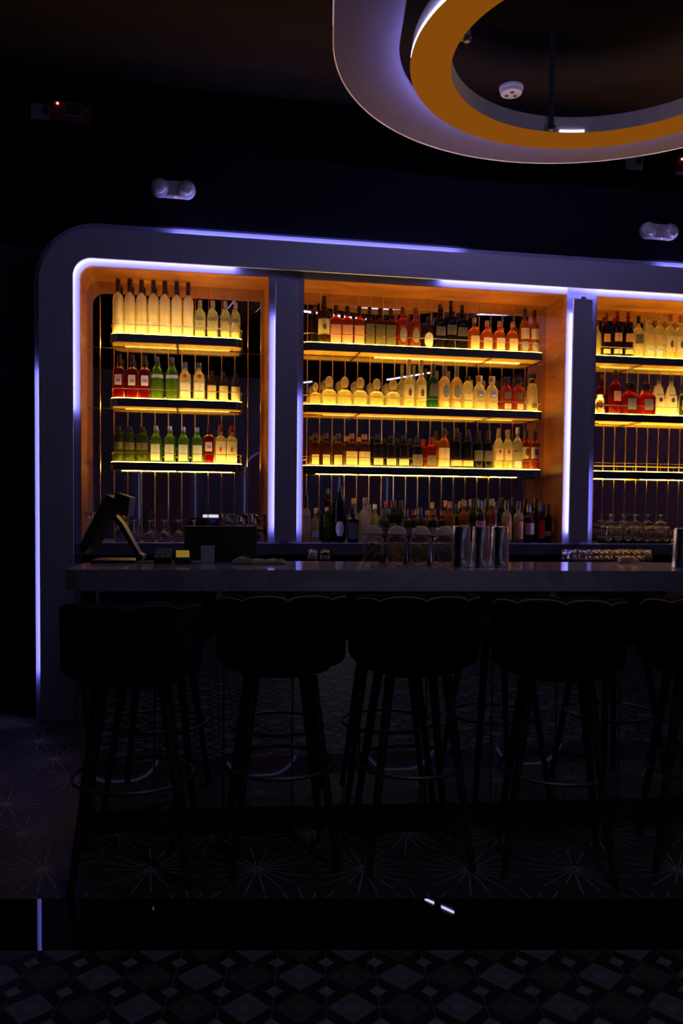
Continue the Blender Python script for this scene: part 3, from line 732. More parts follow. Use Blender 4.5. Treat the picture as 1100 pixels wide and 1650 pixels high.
BOTTLES = [
    ('left', 'top', 'vodka_frost', 0.446, 0.265, 0.363),
    ('left', 'top', 'vodka_frost', 0.52, 0.265, 0.366),
    ('left', 'top', 'vodka_frost', 0.595, 0.265, 0.364),
    ('left', 'top', 'vodka_frost', 0.671, 0.265, 0.366),
    ('left', 'top', 'vodka_frost', 0.744, 0.265, 0.365),
    ('left', 'top', 'vodka_frost', 0.82, 0.265, 0.365),
    ('left', 'top', 'vodka_frost', 0.895, 0.265, 0.365),
    ('left', 'top', 'vodka_clear', 0.972, 0.265, 0.256),
    ('left', 'top', 'vodka_clear', 1.055, 0.265, 0.256),
    ('left', 'top', 'vodka_clear', 1.139, 0.265, 0.257),
    ('left', 'top', 'vodka_clear', 1.213, 0.265, 0.252),
    ('left', 'middle', 'gin_red', 0.453, 0.265, 0.295),
    ('left', 'middle', 'gin_red', 0.536, 0.265, 0.292),
    ('left', 'middle', 'gin_red', 0.615, 0.265, 0.292),
    ('left', 'middle', 'gin_green', 0.693, 0.265, 0.285),
    ('left', 'middle', 'gin_green', 0.791, 0.265, 0.285),
    ('left', 'middle', 'gin_seal', 0.876, 0.265, 0.256),
    ('left', 'middle', 'gin_seal', 0.967, 0.265, 0.256),
    ('left', 'middle', 'bitter', 1.051, 0.265, 0.206),
    ('left', 'middle', 'bitter', 1.129, 0.265, 0.204),
    ('left', 'middle', 'bitter', 1.207, 0.265, 0.199),
    ('left', 'lower', 'gin_dark', 0.437, 0.265, 0.233),
    ('left', 'lower', 'gin_dark', 0.518, 0.265, 0.232),
    ('left', 'lower', 'gin_dark', 0.601, 0.265, 0.23),
    ('left', 'lower', 'gin_label', 0.687, 0.265, 0.244),
    ('left', 'lower', 'gin_label', 0.777, 0.265, 0.243),
    ('left', 'lower', 'gin_label', 0.866, 0.265, 0.241),
    ('left', 'lower', 'gin_label', 0.956, 0.265, 0.239),
    ('left', 'lower', 'gin_red', 1.035, 0.265, 0.27),
    ('left', 'lower', 'gin_white', 1.111, 0.265, 0.26),
    ('left', 'lower', 'gin_white', 1.184, 0.265, 0.258),
    ('middle', 'top', 'whiskey_small', 1.747, 0.31, 0.267),
    ('middle', 'top', 'whiskey_big', 1.804, 0.265, 0.326),
    ('middle', 'top', 'bourbon_red', 1.886, 0.265, 0.27),
    ('middle', 'top', 'bourbon_red', 1.966, 0.265, 0.27),
    ('middle', 'top', 'bourbon_red', 2.048, 0.265, 0.272),
    ('middle', 'top', 'whiskey_square', 2.12, 0.265, 0.269),
    ('middle', 'top', 'whiskey_square', 2.195, 0.265, 0.267),
    ('middle', 'top', 'whiskey_square', 2.269, 0.265, 0.266),
    ('middle', 'top', 'whisky_amber', 2.355, 0.265, 0.282),
    ('middle', 'top', 'whisky_amber', 2.446, 0.265, 0.28),
    ('middle', 'top', 'whisky_oval', 2.541, 0.265, 0.229),
    ('middle', 'top', 'whisky_tall', 2.62, 0.265, 0.315),
    ('middle', 'top', 'whisky_tall', 2.701, 0.265, 0.345),
    ('middle', 'top', 'whisky_tall', 2.783, 0.265, 0.319),
    ('middle', 'top', 'scotch_squat', 2.873, 0.265, 0.237),
    ('middle', 'top', 'scotch_squat', 2.968, 0.265, 0.22),
    ('middle', 'top', 'scotch_squat', 3.06, 0.265, 0.221),
    ('middle', 'top', 'scotch_squat', 3.157, 0.265, 0.221),
    ('middle', 'top', 'scotch_tall', 3.249, 0.265, 0.317),
    ('middle', 'top', 'scotch_tall', 3.331, 0.265, 0.313),
    ('middle', 'middle', 'tequila_small', 1.749, 0.265, 0.157),
    ('middle', 'middle', 'tequila_ball', 1.843, 0.265, 0.203),
    ('middle', 'middle', 'tequila_ball', 1.951, 0.265, 0.203),
    ('middle', 'middle', 'tequila_ball', 2.06, 0.265, 0.203),
    ('middle', 'middle', 'tequila_ball', 2.176, 0.265, 0.198),
    ('middle', 'middle', 'tequila_ball', 2.293, 0.265, 0.199),
    ('middle', 'middle', 'tequila_slim', 2.406, 0.265, 0.336),
    ('middle', 'middle', 'tequila_slim', 2.494, 0.265, 0.335),
    ('middle', 'middle', 'absinthe', 2.581, 0.265, 0.313),
    ('middle', 'middle', 'tequila_oval', 2.663, 0.265, 0.303),
    ('middle', 'middle', 'tequila_oval', 2.751, 0.265, 0.302),
    ('middle', 'middle', 'tequila_squat', 2.832, 0.265, 0.236),
    ('middle', 'middle', 'tequila_block', 2.917, 0.265, 0.244),
    ('middle', 'middle', 'tequila_block', 3.011, 0.265, 0.243),
    ('middle', 'middle', 'tequila_block_red', 3.12, 0.265, 0.243),
    ('middle', 'middle', 'tequila_block_red', 3.209, 0.265, 0.242),
    ('middle', 'middle', 'tequila_knob', 3.314, 0.265, 0.276),
    ('middle', 'lower', 'rum_short', 1.75, 0.265, 0.223),
    ('middle', 'lower', 'rum_short', 1.825, 0.265, 0.223),
    ('middle', 'lower', 'rum_short', 1.91, 0.265, 0.223),
    ('middle', 'lower', 'rum_label', 2.003, 0.265, 0.225),
    ('middle', 'lower', 'rum_label', 2.093, 0.265, 0.223),
    ('middle', 'lower', 'rum_black', 2.187, 0.265, 0.221),
    ('middle', 'lower', 'rum_black', 2.28, 0.265, 0.219),
    ('middle', 'lower', 'rum_black', 2.373, 0.265, 0.218),
    ('middle', 'lower', 'rum_slim', 2.469, 0.265, 0.216),
    ('middle', 'lower', 'rum_red', 2.571, 0.265, 0.218),
    ('middle', 'lower', 'rum_cream', 2.665, 0.265, 0.281),
    ('middle', 'lower', 'rum_wine', 2.756, 0.265, 0.279),
    ('middle', 'lower', 'rum_wine', 2.84, 0.265, 0.277),
    ('middle', 'lower', 'rum_wine2', 2.919, 0.265, 0.271),
    ('middle', 'lower', 'rum_wine2', 2.99, 0.265, 0.268),
    ('middle', 'lower', 'rum_clear', 3.069, 0.265, 0.288),
    ('middle', 'lower', 'rum_clear', 3.139, 0.265, 0.285),
    ('middle', 'lower', 'rum_white', 3.211, 0.265, 0.3),
    ('middle', 'lower', 'rum_spice', 3.289, 0.3, 0.284),
    ('middle', 'lower', 'rum_spice', 3.324, 0.225, 0.273),
    ('right', 'top', 'rum_yellow', 3.824, 0.3, 0.266),
    ('right', 'top', 'vodka_dark', 3.875, 0.265, 0.321),
    ('right', 'top', 'vodka_dark', 3.96, 0.265, 0.339),
    ('right', 'top', 'vodka_dark', 4.045, 0.265, 0.337),
    ('right', 'top', 'vodka_black_label', 4.127, 0.265, 0.312),
    ('right', 'top', 'vodka_print', 4.213, 0.265, 0.341),
    ('right', 'top', 'vodka_print', 4.297, 0.265, 0.338),
    ('right', 'top', 'vodka_crest', 4.38, 0.265, 0.336),
    ('right', 'top', 'vodka_crest', 4.462, 0.265, 0.331),
    ('right', 'top', 'vodka_crest', 4.546, 0.265, 0.328),
    ('right', 'middle', 'liqueur_red', 3.955, 0.265, 0.326),
    ('right', 'middle', 'amaretto', 4.068, 0.265, 0.238),
    ('right', 'middle', 'amaretto', 4.202, 0.265, 0.236),
    ('right', 'middle', 'coconut', 4.302, 0.265, 0.296),
    ('right', 'middle', 'coconut', 4.4, 0.265, 0.295),
    ('right', 'middle', 'herbal', 4.499, 0.265, 0.24),
    ('middle', 'ledge', 'led_white', 1.673, 0.13, 0.315),
    ('middle', 'ledge', 'led_clear', 1.731, 0.12, 0.227),
    ('middle', 'ledge', 'led_green', 1.814, 0.13, 0.236),
    ('middle', 'ledge', 'led_black', 1.898, 0.13, 0.374),
    ('middle', 'ledge', 'led_darkgreen', 1.991, 0.13, 0.234),
    ('middle', 'ledge', 'led_cream', 2.08, 0.16, 0.306),
    ('middle', 'ledge', 'led_clear', 2.172, 0.27, 0.262),
    ('middle', 'ledge', 'led_wine', 2.208, 0.14, 0.232),
    ('middle', 'ledge', 'led_redcap', 2.297, 0.26, 0.289),
    ('middle', 'ledge', 'led_wine', 2.36, 0.27, 0.29),
    ('middle', 'ledge', 'led_wine', 2.362, 0.13, 0.229),
    ('middle', 'ledge', 'led_redcap', 2.44, 0.24, 0.225),
    ('middle', 'ledge', 'led_wine', 2.459, 0.13, 0.238),
    ('middle', 'ledge', 'led_amber', 2.546, 0.25, 0.222),
    ('middle', 'ledge', 'led_redcap', 2.559, 0.14, 0.231),
    ('middle', 'ledge', 'led_redcap', 2.655, 0.25, 0.223),
    ('middle', 'ledge', 'led_amber', 2.679, 0.15, 0.283),
    ('middle', 'ledge', 'led_wine', 2.766, 0.27, 0.268),
    ('middle', 'ledge', 'led_amber', 2.78, 0.15, 0.297),
    ('middle', 'ledge', 'led_wine', 2.879, 0.26, 0.309),
    ('middle', 'ledge', 'led_label', 2.894, 0.14, 0.294),
    ('middle', 'ledge', 'led_wine', 2.991, 0.27, 0.31),
    ('middle', 'ledge', 'led_amber', 2.98, 0.14, 0.308),
    ('middle', 'ledge', 'led_wine', 3.09, 0.26, 0.307),
    ('middle', 'ledge', 'led_print', 3.089, 0.14, 0.297),
    ('middle', 'ledge', 'led_wine', 3.183, 0.26, 0.321),
    ('middle', 'ledge', 'led_print', 3.177, 0.14, 0.293),
    ('middle', 'ledge', 'led_label', 3.253, 0.14, 0.268),
    ('middle', 'ledge', 'led_wine', 3.357, 0.27, 0.315),
    ('middle', 'ledge', 'led_red', 3.348, 0.15, 0.282),
    ('middle', 'ledge', 'led_silver', 3.415, 0.27, 0.284),
    ('middle', 'ledge', 'led_silver', 3.404, 0.16, 0.279),
]
from collections import Counter
tot = Counter((t[0], t[1], t[2]) for t in BOTTLES); seen = Counter()
TOPZ = {k: (v if k == 'ledge' else v + .0005) for k, v in ZS.items()}
def clamp(t):
    if t[1] == 'ledge': return t
    r_ = KD[t[2]][3]
    return t[:3] + (min(max(t[3], SH[t[0]][0] + .013 + r_), SH[t[0]][1] - .013 - r_),) + t[4:]
BOTTLES = [clamp(t) for t in BOTTLES]
SLIM = []
for i, (bay, sh, kind, a, b, H) in enumerate(BOTTLES):
    k = 1.0
    for j, (bay2, sh2, kind2, a2, b2, H2) in enumerate(BOTTLES):
        if j != i and (bay2, sh2) == (bay, sh):
            k = min(k, .985 * math.hypot(a - a2, b - b2) / (KD[kind][3] + KD[kind2][3]))
    SLIM.append(k)
for (bay, sh, kind, a, b, H), slim in zip(BOTTLES, SLIM):
    name, desc = KD[kind][:2]
    z = 1.1062 if sh == 'ledge' else ZS[sh] + .0003
    loc = cabw(a, b, z); rz = CABR + radians(random.uniform(-7, 7)) - .04
    if kind not in PROTO: o = PROTO[kind] = build_bottle(kind, loc, rz)
    else:
        o = copy_tree(PROTO[kind]); o.location = loc; o.rotation_euler = (0, 0, rz)
    o.scale = (slim, slim, H / KD[kind][4])
    key = (bay, sh, kind); i = seen[key]; seen[key] += 1; n = tot[key]
    if n == 1:
        lb = f'{desc}, {bay_words(bay, sh)}'
        if 'group' in o: del o['group']
    else:
        lb = f'{desc}, {ORD[i]} of {n} alike, {bay_words(bay, sh)}'
        o['group'] = f'{desc} ({sh} {"" if sh == "ledge" else "shelf, "}{bay} niche)'
    o['label'] = lb; o['category'] = 'bottle'

# ================================================================== GLASSWARE
def real_glass(name, c=(.97, .97, .98), rough=.0):
    m, nt, out = nodes_of(name)
    g_ = N(nt, 'ShaderNodeBsdfGlass'); g_.inputs[0].default_value = col4(c); g_.inputs['IOR'].default_value = 1.46; g_.inputs['Roughness'].default_value = rough
    nz = N(nt, 'ShaderNodeTexNoise'); nz.inputs['Scale'].default_value = 25; b_ = N(nt, 'ShaderNodeBump'); b_.inputs['Strength'].default_value = .03
    tc = N(nt, 'ShaderNodeTexCoord'); nt.links.new(tc.outputs['Object'], nz.inputs['Vector']); nt.links.new(nz.outputs[0], b_.inputs['Height']); nt.links.new(b_.outputs[0], g_.inputs['Normal'])
    nt.links.new(g_.outputs[0], out.inputs[0]); return m
m_glass = real_glass('drinking_glass')
def glass_thing(name, prof, loc, label, cat, group, proto=None, seg=18):
    if proto is None:
        o = link_mesh(name, lathe(bmesh.new(), prof, seg, cap=False), m_glass, None, True)
    else:
        o = proto.copy(); COL.objects.link(o)
    o.location = loc; o.rotation_euler = (0, 0, CABR)
    return tag(o, label, cat, group)
# upside-down stemware: rim on the ledge, foot in the air
STEM = [(.0, .064), (.019, .064), (.0325, .053), (.037, .035), (.036, .012), (.0345, .0), (.036, 0), (.0375, .012), (.0385, .035), (.034, .055), (.020, .068), (.007, .074), (.0042, .085), (.0042, .128), (.007, .134), (.033, .1375), (.0335, .140), (.0, .1415)]
GOB = [(.0, .094), (.022, .094), (.034, .083), (.040, .05), (.0365, .02), (.0305, 0), (.032, 0), (.038, .02), (.042, .05), (.036, .085), (.024, .10), (.012, .118), (.010, .135), (.016, .16), (.042, .188), (.0425, .191), (.0, .192)]
p = None
for i, a in enumerate((.556, .652, .745, .835, .936)):
    o = glass_thing('stem_glass', STEM, cabw(a, .14, 1.1065), f'upturned stem glass, {ORD[i]} from left in the row on ledge under left niche', 'glass', 'upturned stem glasses under the left niche', p); p = p or o
p = None
for i, a in enumerate((.29, .47)):
    o = glass_thing('goblet', GOB, cabw(a, .13, 1.1065), ('tall goblet at the far left of the ledge, behind the till screen', 'tall goblet on the ledge just right of the till screen')[i], 'glass', 'tall goblets under the left niche', p); p = p or o
TUMB = [(.0, .004), (.028, .004), (.030, 0), (.033, .045), (.036, .092), (.0345, .092), (.0315, .045), (.028, .010), (.0, .010)]
p = None
for lv in range(2):
    for r_ in range(2):
        for k in range(4):
            o = glass_thing('tumbler', TUMB, cabw(1.145 + .074 * k, .09 + .085 * r_, 1.1065 + .0935 * lv),
                f'clear tumbler, {ORD[k]} from left in {("front", "back")[r_]} row, {("lower", "upper")[lv]} layer of left niche stack', 'glass', 'tumblers stacked under the left niche', p); p = p or o
HIGH = [(.0, .122), (.026, .122), (.030, .117), (.033, .06), (.036, 0), (.0345, 0), (.0315, .06), (.028, .112), (.0, .116)]
COUP = [(.0, .034), (.021, .033), (.0385, .023), (.0455, .006), (.0445, 0), (.046, 0), (.047, .006), (.040, .025), (.022, .036), (.006, .042), (.004, .048), (.004, .072), (.008, .078), (.034, .081), (.0345, .083), (.0, .084)]
ph = pc = None
for r_ in range(2):
    for k in range(7):
        o = glass_thing('highball_glass', HIGH, cabw(3.83 + .0745 * k, .08 + .085 * r_, 1.1065), f'upturned highball glass, {ORD[k]} from left in {("front", "back")[r_]} row under right niche', 'glass', 'upturned highball glasses under the right niche', ph); ph = ph or o
for k in range(5):
    o = glass_thing('coupe_glass', COUP, cabw(3.86 + .098 * k, .12, 1.2295), f'upturned coupe glass, {ORD[k]} from left on top of right niche highballs', 'glass', 'coupe glasses on the right niche stack', pc); pc = pc or o
for r_ in range(2):
    for k in range(4):
        o = glass_thing('coupe_glass', COUP, cabw(4.42 + .1 * k, .09 + .11 * r_, 1.1065), f'upturned coupe, {ORD[k]} from left in {("front", "back")[r_]} row right of the highballs', 'glass', 'coupe glasses beside the highballs', pc)
pl = None
for r_ in range(2):
    for k in range(8):
        o = glass_thing('rocks_glass', [(q[0] * 1.0, q[1] * 1.22) for q in HIGH], cabw(3.36 + .0765 * k, -.32 + .085 * r_, .9305), f'upturned glass on worktop below right niche, {ORD[k]} from left in {("front", "back")[r_]} row', 'glass', 'upturned glasses on the worktop', pl); pl = pl or o
for k in range(2):
    glass_thing('rocks_glass', None, cabw(1.655 + .078 * k, -.3, .9305), ('left', 'right')[k] + ' one of two upturned glasses on worktop below the middle niche', 'glass', 'pair of upturned glasses on the worktop', pl)
pt = None
for k in range(2):
    o = glass_thing('shot_tumbler', [(q[0], q[1] * 1.5) for q in TUMB], cabw(3.755 + .0745 * k, .25, ZS['middle'] + .0005), ('left', 'right')[k] + ' one of two tall tumblers at left end of right niche middle shelf', 'glass', 'tall tumblers on the right niche middle shelf', pt); pt = pt or o

# ================================================================== ON THE COUNTER
ZC = 1.0865
# till seen from its back
till = empty('till_screen', barw(-1.085, .30, ZC), BARR, 'black touch screen till on a bent stand, standing at the left end of the counter', 'till')
m_plast = paint('black_plastic', (.016, .015, .015), .38)
def bent(pts, w_, th, bm=None):
    bm = bm or bmesh.new(); A = []
    for i, (y, z) in enumerate(pts):
        a = Vector(pts[max(0, i - 1)]); b = Vector(pts[min(len(pts) - 1, i + 1)]); t = (b - a).normalized(); nx, nz = -t.y, t.x
        A.append([bm.verts.new(q) for q in ((y - nx * th / 2, -w_ / 2, z - nz * th / 2), (y + nx * th / 2, -w_ / 2, z + nz * th / 2), (y + nx * th / 2, w_ / 2, z + nz * th / 2), (y - nx * th / 2, w_ / 2, z - nz * th / 2))])
    for P, Q in zip(A, A[1:]):
        for k in range(4): bm.faces.new((P[k], P[(k + 1) % 4], Q[(k + 1) % 4], Q[k]))
    bm.faces.new(A[0][::-1]); bm.faces.new(A[-1])
    return bm
link_mesh('stand_foot', bx(-.12, .07, -.10, .10, 0, .012, .004), m_plast, till)
link_mesh('stand_arm', bent([(.085, .012), (.075, .03), (.0, .165), (-.03, .20)], .09, .02), m_plast, till, True, 30)
link_mesh('hinge', tube(bmesh.new(), [(.082, -.055, .022), (.082, .055, .022)], .016, 12), m_plast, till, True, 40)
scr = link_mesh('screen_housing', bent([(-.145, .05), (-.025, .285)], .28, .034), m_plast, till)
link_mesh('rear_box', bent([(-.030, .225), (.005, .288), (.028, .28), (.018, .205)], .16, .04), m_plast, till, True, 30)
link_mesh('display', bent([(-.155, .075), (-.052, .28)], .25, .003), paint('screen_glass', (.006, .006, .008), .08), scr)
o = empty('card_terminal', barw(-.890, .20, ZC), BARR - .1, 'dark card terminal with pale buttons, right of the till stand', 'card reader', 'card terminals')
tilt = Matrix.Rotation(radians(38), 4, 'X')
for (nm, a) in (('housing', 0),):
    b = bx(-.040, .040, -.035, .035, 0, .03, .006); bmesh.ops.transform(b, matrix=tilt, verts=b.verts)
    zmin = min(v.co.z for v in b.verts); bmesh.ops.translate(b, vec=(0, 0, -zmin), verts=b.verts)
    hs = link_mesh('housing', b, m_plast, o)
for r_ in range(2):
    for c_ in range(3):
        b = bx(-.034 + .024 * c_, -.014 + .024 * c_, -.026 + .022 * r_, -.010 + .022 * r_, .0302, .033, .001); bmesh.ops.transform(b, matrix=tilt, verts=b.verts); bmesh.ops.translate(b, vec=(0, 0, -zmin), verts=b.verts)
        link_mesh('button', b, paint('button_grey', (.30, .31, .30), .5), o)
b = bx(-.033, .033, .018, .031, .0302, .0315); bmesh.ops.transform(b, matrix=tilt, verts=b.verts); bmesh.ops.translate(b, vec=(0, 0, -zmin), verts=b.verts)
link_mesh('display', b, paint('lcd_pink', (.35, .26, .24), .3), o)
o2 = empty('card_terminal', barw(-.8125, .205, ZC), BARR + .12, 'small card terminal with shiny yellow screen, left of the black monitor', 'card reader', 'card terminals')
b = bx(-.036, .036, -.033, .033, 0, .026, .005); bmesh.ops.transform(b, matrix=tilt, verts=b.verts); z2 = min(v.co.z for v in b.verts); bmesh.ops.translate(b, vec=(0, 0, -z2), verts=b.verts)
link_mesh('housing', b, m_plast, o2)
b = bx(-.028, .028, -.018, .025, .0262, .0275); bmesh.ops.transform(b, matrix=tilt, verts=b.verts); bmesh.ops.translate(b, vec=(0, 0, -z2), verts=b.verts)
link_mesh('display', b, glow('yellow_lcd', (1.0, .62, .06), .22), o2)
# the cable from the first terminal
tag(link_mesh('power_cable', tube(bmesh.new(), [barw(-.94 - .02 * t, .215 + .012 * sin(t * 1.3), ZC + .003) for t in range(7)], .0025, 6), m_plast), 'thin black cable lying on the counter between till and card terminal', 'cable')
# monitor with its back to the room
mon = empty('monitor', barw(-.655, .335, ZC), BARR, 'black monitor seen from behind, standing on the back edge of the counter', 'monitor')
link_mesh('housing', bx(-.162, .162, -.014, .014, .006, .160, .004), m_plast, mon)
link_mesh('display', bx(-.152, .152, .0142, .0155, .016, .15), paint('screen_glass', (.006, .006, .008), .08), mon)
link_mesh('foot', bx(-.07, .07, -.03, .03, 0, .006, .002), m_plast, mon)
# white card holder, towel
tag(link_mesh('napkin_box', bx(-.029, .029, -.02, .02, 0, .074, .003), paint('white_card', (.62, .62, .72), .5)), 'small plain white upright box in front of the black monitor', 'box')
bpy.data.objects['napkin_box'].matrix_world = Matrix.Translation(barw(-.708, .25, ZC)) @ Matrix.Rotation(BARR, 4, 'Z')
tw = bmesh.new(); nx, ny = 26, 8; g = []
for lay in range(2):
    G = []
    for i in range(nx + 1):
        rw = []
        for j in range(ny + 1):
            x = -.115 + .23 * i / nx; y = -.045 + .09 * j / ny
            z = .006 + .010 * lay + .006 * lay * (sin(i * .9 + j * .5) + .8 * sin(i * .37 - j)) * .5 + (.010 * lay if i < 9 else 0) * (1 - abs(i - 4) / 6)
            if lay == 0: z = 0.0005
            ed = min(i, nx - i, j * 2, (ny - j) * 2) / 2.0
            if lay: z = .002 + (max(.004, z)) * min(1, .25 + ed)
            rw.append(tw.verts.new((x + .004 * sin(j * 1.3), y + .006 * sin(i * .5), z)))
        G.append(rw)
    g.append(G)
for G in g:
    for i in range(nx):
        for j in range(ny): tw.faces.new((G[i][j], G[i + 1][j], G[i + 1][j + 1], G[i][j + 1]))
def rim(G): return [G[i][0] for i in range(nx)] + [G[nx][j] for j in range(ny)] + [G[i][ny] for i in range(nx, 0, -1)] + [G[0][j] for j in range(ny, 0, -1)]
A, B = rim(g[0]), rim(g[1])
for i in range(len(A)): tw.faces.new((A[i], A[(i + 1) % len(A)], B[(i + 1) % len(A)], B[i]))
t_ = tag(link_mesh('bar_towel', tw, paint('green_cloth', (.34, .40, .20), .9, scale=40, bump=.4, sheen=.3), None, True), 'folded pale green cloth lying on the counter by the monitor', 'towel')
t_.matrix_world = Matrix.Translation(barw(-.483, .19, ZC)) @ Matrix.Rotation(BARR + .03, 4, 'Z')
# four garnish jars
m_jar = bottle_glass('jar_glass', (.93, .93, .93), (.8, .8, .8), .04, .26, .0)
m_lidg = bottle_glass('jar_lid_glass', (.7, .7, .7), (.85, .8, .75), .75, .25)
JC = [('dark dried slices', (.10, .04, .025)), ('yellow brown dried peel', (.55, .33, .11)), ('green brown dried leaves', (.26, .24, .07)), ('pale petals above grey green leaves', (.22, .26, .21))]
for i, (a, b_) in enumerate(((.024, .245), (.126, .212), (.226, .178), (.322, .135))):
    j = empty('garnish_jar', barw(a, b_, ZC), BARR + .05, f'square glass jar of {JC[i][0]}, {ORD[i]} from left on the counter', 'jar', 'garnish jars on the counter')
    prof = [(.040, 0, 5), (.0455, .006, 5), (.0455, .105, 5), (.042, .118, 4), (.036, .124, 2), (.036, .132, 2)]
    link_mesh('jar_body', lathe(bmesh.new(), prof, 32), m_jar, j, True, 50)
    link_mesh('lid', lathe(bmesh.new(), [(.036, .1325), (.043, .134), (.0435, .141), (.039, .145), (.0395, .151), (.033, .155), (.031, .160), (.022, .163), (.020, .168), (.0, .170)], 20), m_lidg, j, True, 50)
    cb = bmesh.new(); rnd = random.Random(i + 3)
    for k in range(64):
        sx, sy, sz = (.010 + .012 * rnd.random() for _ in range(3))
        if i == 0: sz *= .35
        if i == 1: sx *= .35; sz *= 1.2
        M_ = Matrix.Translation((rnd.uniform(-.030, .030), rnd.uniform(-.030, .030), .014 + .068 * (k / 64) + rnd.uniform(0, .01))) @ Matrix.Rotation(rnd.uniform(0, 6), 4, Vector((rnd.random(), rnd.random(), rnd.random() + .1)).normalized())
        r_ = bmesh.ops.create_icosphere(cb, subdivisions=1, radius=1, matrix=M_ @ Matrix.Diagonal((sx * .55, sy * .55, sz * .55, 1)))
    c_ = link_mesh('contents', cb, paint('dried_' + str(i), JC[i][1], .8, var=.5, scale=120), j); c_['kind'] = 'stuff'; c_['label'] = JC[i][0]
# upturned steel shaker tins
SHK = [(.0425, 0), (.0425, .004), (.041, .006), (.0405, .05), (.034, .168), (.032, .172), (.0, .1725)]
p = None
for i, (a, b_) in enumerate(((.372, .03), (.4565, .034), (.541, .038), (1.352, .03))):
    if p is None: o = p = link_mesh('shaker_tin', lathe(bmesh.new(), SHK, 32), paint('brushed_tin', (.85, .85, .88), .24, 1.0, var=.06, scale=4, stretch=(20, 20, .6)), None, True, 40)
    else: o = p.copy(); COL.objects.link(o)
    o.location = barw(a, b_, ZC)
    tag(o, (f'upturned steel shaker tin, {ORD[i]} from left of the three beside the jars' if i < 3 else 'upturned steel shaker tin alone at the far right of the counter'), 'shaker', 'upturned shaker tins on the counter')
bw_ = link_mesh('glass_bowl', lathe(bmesh.new(), [(.050, 0), (.049, .010), (.043, .022), (.028, .030), (.0, .033), (.0, .031), (.026, .028), (.041, .020), (.047, .010), (.048, 0)], 24, cap=False), m_glass, None, True)
bw_.location = barw(1.245, .33, ZC); tag(bw_, 'small upturned clear glass bowl near the right end of the counter', 'bowl')

# ================================================================== FIVE BAR STOOLS
def make_stool(velvet, pipe):
    o = bpy.data.objects.new('bar_stool', None); COL.objects.link(o)
    # shell: theta 0 is the back (-Y), wraps round to the arms
    sh = bmesh.new(); nT = 96; TH = radians(118)
    lob = radians(37)
    def ztop(th):
        a = abs(th)
        base = 1.004 - .030 * max(0, (a - .5)) ** 1.3 - .10 * max(0, a - 1.35)
        f = ((th / lob) % 1.0) * 2 - 1
        return base - .020 * (1 - sqrt(max(0, 1 - f * f * .96)))
    def rad(th, z):
        t = (z - .725) / .28
        return .224 + .020 * sin(min(1, max(0, t * 7.0)) * pi / 2) + .004 * t
    cols = []
    for i in range(nT + 1):
        th = -TH + 2 * TH * i / nT; zt = ztop(th)
        f = ((th / lob) % 1.0) * 2 - 1
        groove = .010 * (1 - sqrt(max(0, 1 - f * f * .97)))
        q_ = sup(th, 3.0); d = Vector((sin(th) * q_, -cos(th) * q_ * .90, 0)); c = []
        out = [.725, .729, .736, .745, .76, .80, .85, .90, .945, zt - .030, zt - .012]
        for z in out:
            r = rad(th, z) - {.725: .036, .729: .022, .736: .010, .745: .003}.get(z, 0)
            c.append(sh.verts.new(d * r + Vector((0, 0, z))))
        R0 = rad(th, zt)
        for q in range(1, 6):
            a = pi * q / 6
            c.append(sh.verts.new(d * (R0 - .024 + .024 * cos(a)) + Vector((0, 0, zt - .012 + .014 * sin(a)))))
        for z in (zt - .014, zt - .05, .88, .80, .76):
            c.append(sh.verts.new(d * (rad(th, z) - .050 - groove * (1 if z > .8 else .5)) + Vector((0, 0, z))))
        cols.append(c)
    for A, B in zip(cols, cols[1:]):
        for k in range(len(A) - 1): sh.faces.new((A[k], A[k + 1], B[k + 1], B[k]))
        sh.faces.new((A[-1], A[0], B[0], B[-1]))
    sh.faces.new(cols[0]); sh.faces.new(cols[-1][::-1])
    link_mesh('backrest', sh, velvet, o, True, 60)
    pp = [Vector((sin(th) * sup(th, 3.0), -cos(th) * sup(th, 3.0) * .9, 0)) * (rad(th, ztop(th)) - .004) + Vector((0, 0, ztop(th) - .012)) for th in [-TH + 2 * TH * i / 120 for i in range(121)]]
    link_mesh('piping', tube(bmesh.new(), pp, .0045, 6), pipe, o, True)
    link_mesh('seat', lathe(bmesh.new(), [(.160, .705), (.185, .712), (.186, .735), (.178, .775), (.162, .795), (.11, .806), (.0, .808)], 48, 2.8), velvet, o, True, 50)
    link_mesh('under_plate', lathe(bmesh.new(), [(.135, .692), (.14, .694), (.14, .705)], 32), m_blacksteel, o)
    for sx in (-1, 1):
        for sy in (-1, 1):
            lg = link_mesh('leg', tube(bmesh.new(), [(sx * .108, sy * .108, .695), (sx * .195, sy * .195, .008)], .019, 12, r2=.012), m_legs, o, True, 40)
            link_mesh('foot_cap', lathe(bmesh.new(), [(.0125, 0), (.0135, .002), (.0135, .018), (.012, .02)], 12, cx=sx * .195, cyy=sy * .195), m_blacksteel, lg, True, 40)
    k = .108 + .087 * (1 - .35 / .695)
    link_mesh('foot_ring', tube(bmesh.new(), [(.212 * cos(2 * pi * i / 48), .212 * sin(2 * pi * i / 48), .35) for i in range(48)], .0075, 8, closed=True), m_ringsteel, o, True)
    return o
m_legs = paint('black_leg_paint', (.010, .009, .010), .45)
m_ringsteel = paint('dark_bronze_ring', (.13, .13, .14), .4, .8)
m_teal = paint('teal_velvet', (.002, .014, .020), .9, var=.15, scale=20, spec=.1)
m_brownv = paint('brown_velvet', (.010, .0066, .006), .9, var=.15, scale=20, spec=.1)
m_pipet = paint('teal_piping', (.012, .05, .06), .7)
m_pipeb = paint('tan_piping', (.28, .14, .07), .6)
st1 = make_stool(m_teal, m_pipet); st1.location = (-.690, 3.02, 0); st1.rotation_euler = (0, 0, radians(10)); st1.scale = (1.01, 1.01, 1.0)
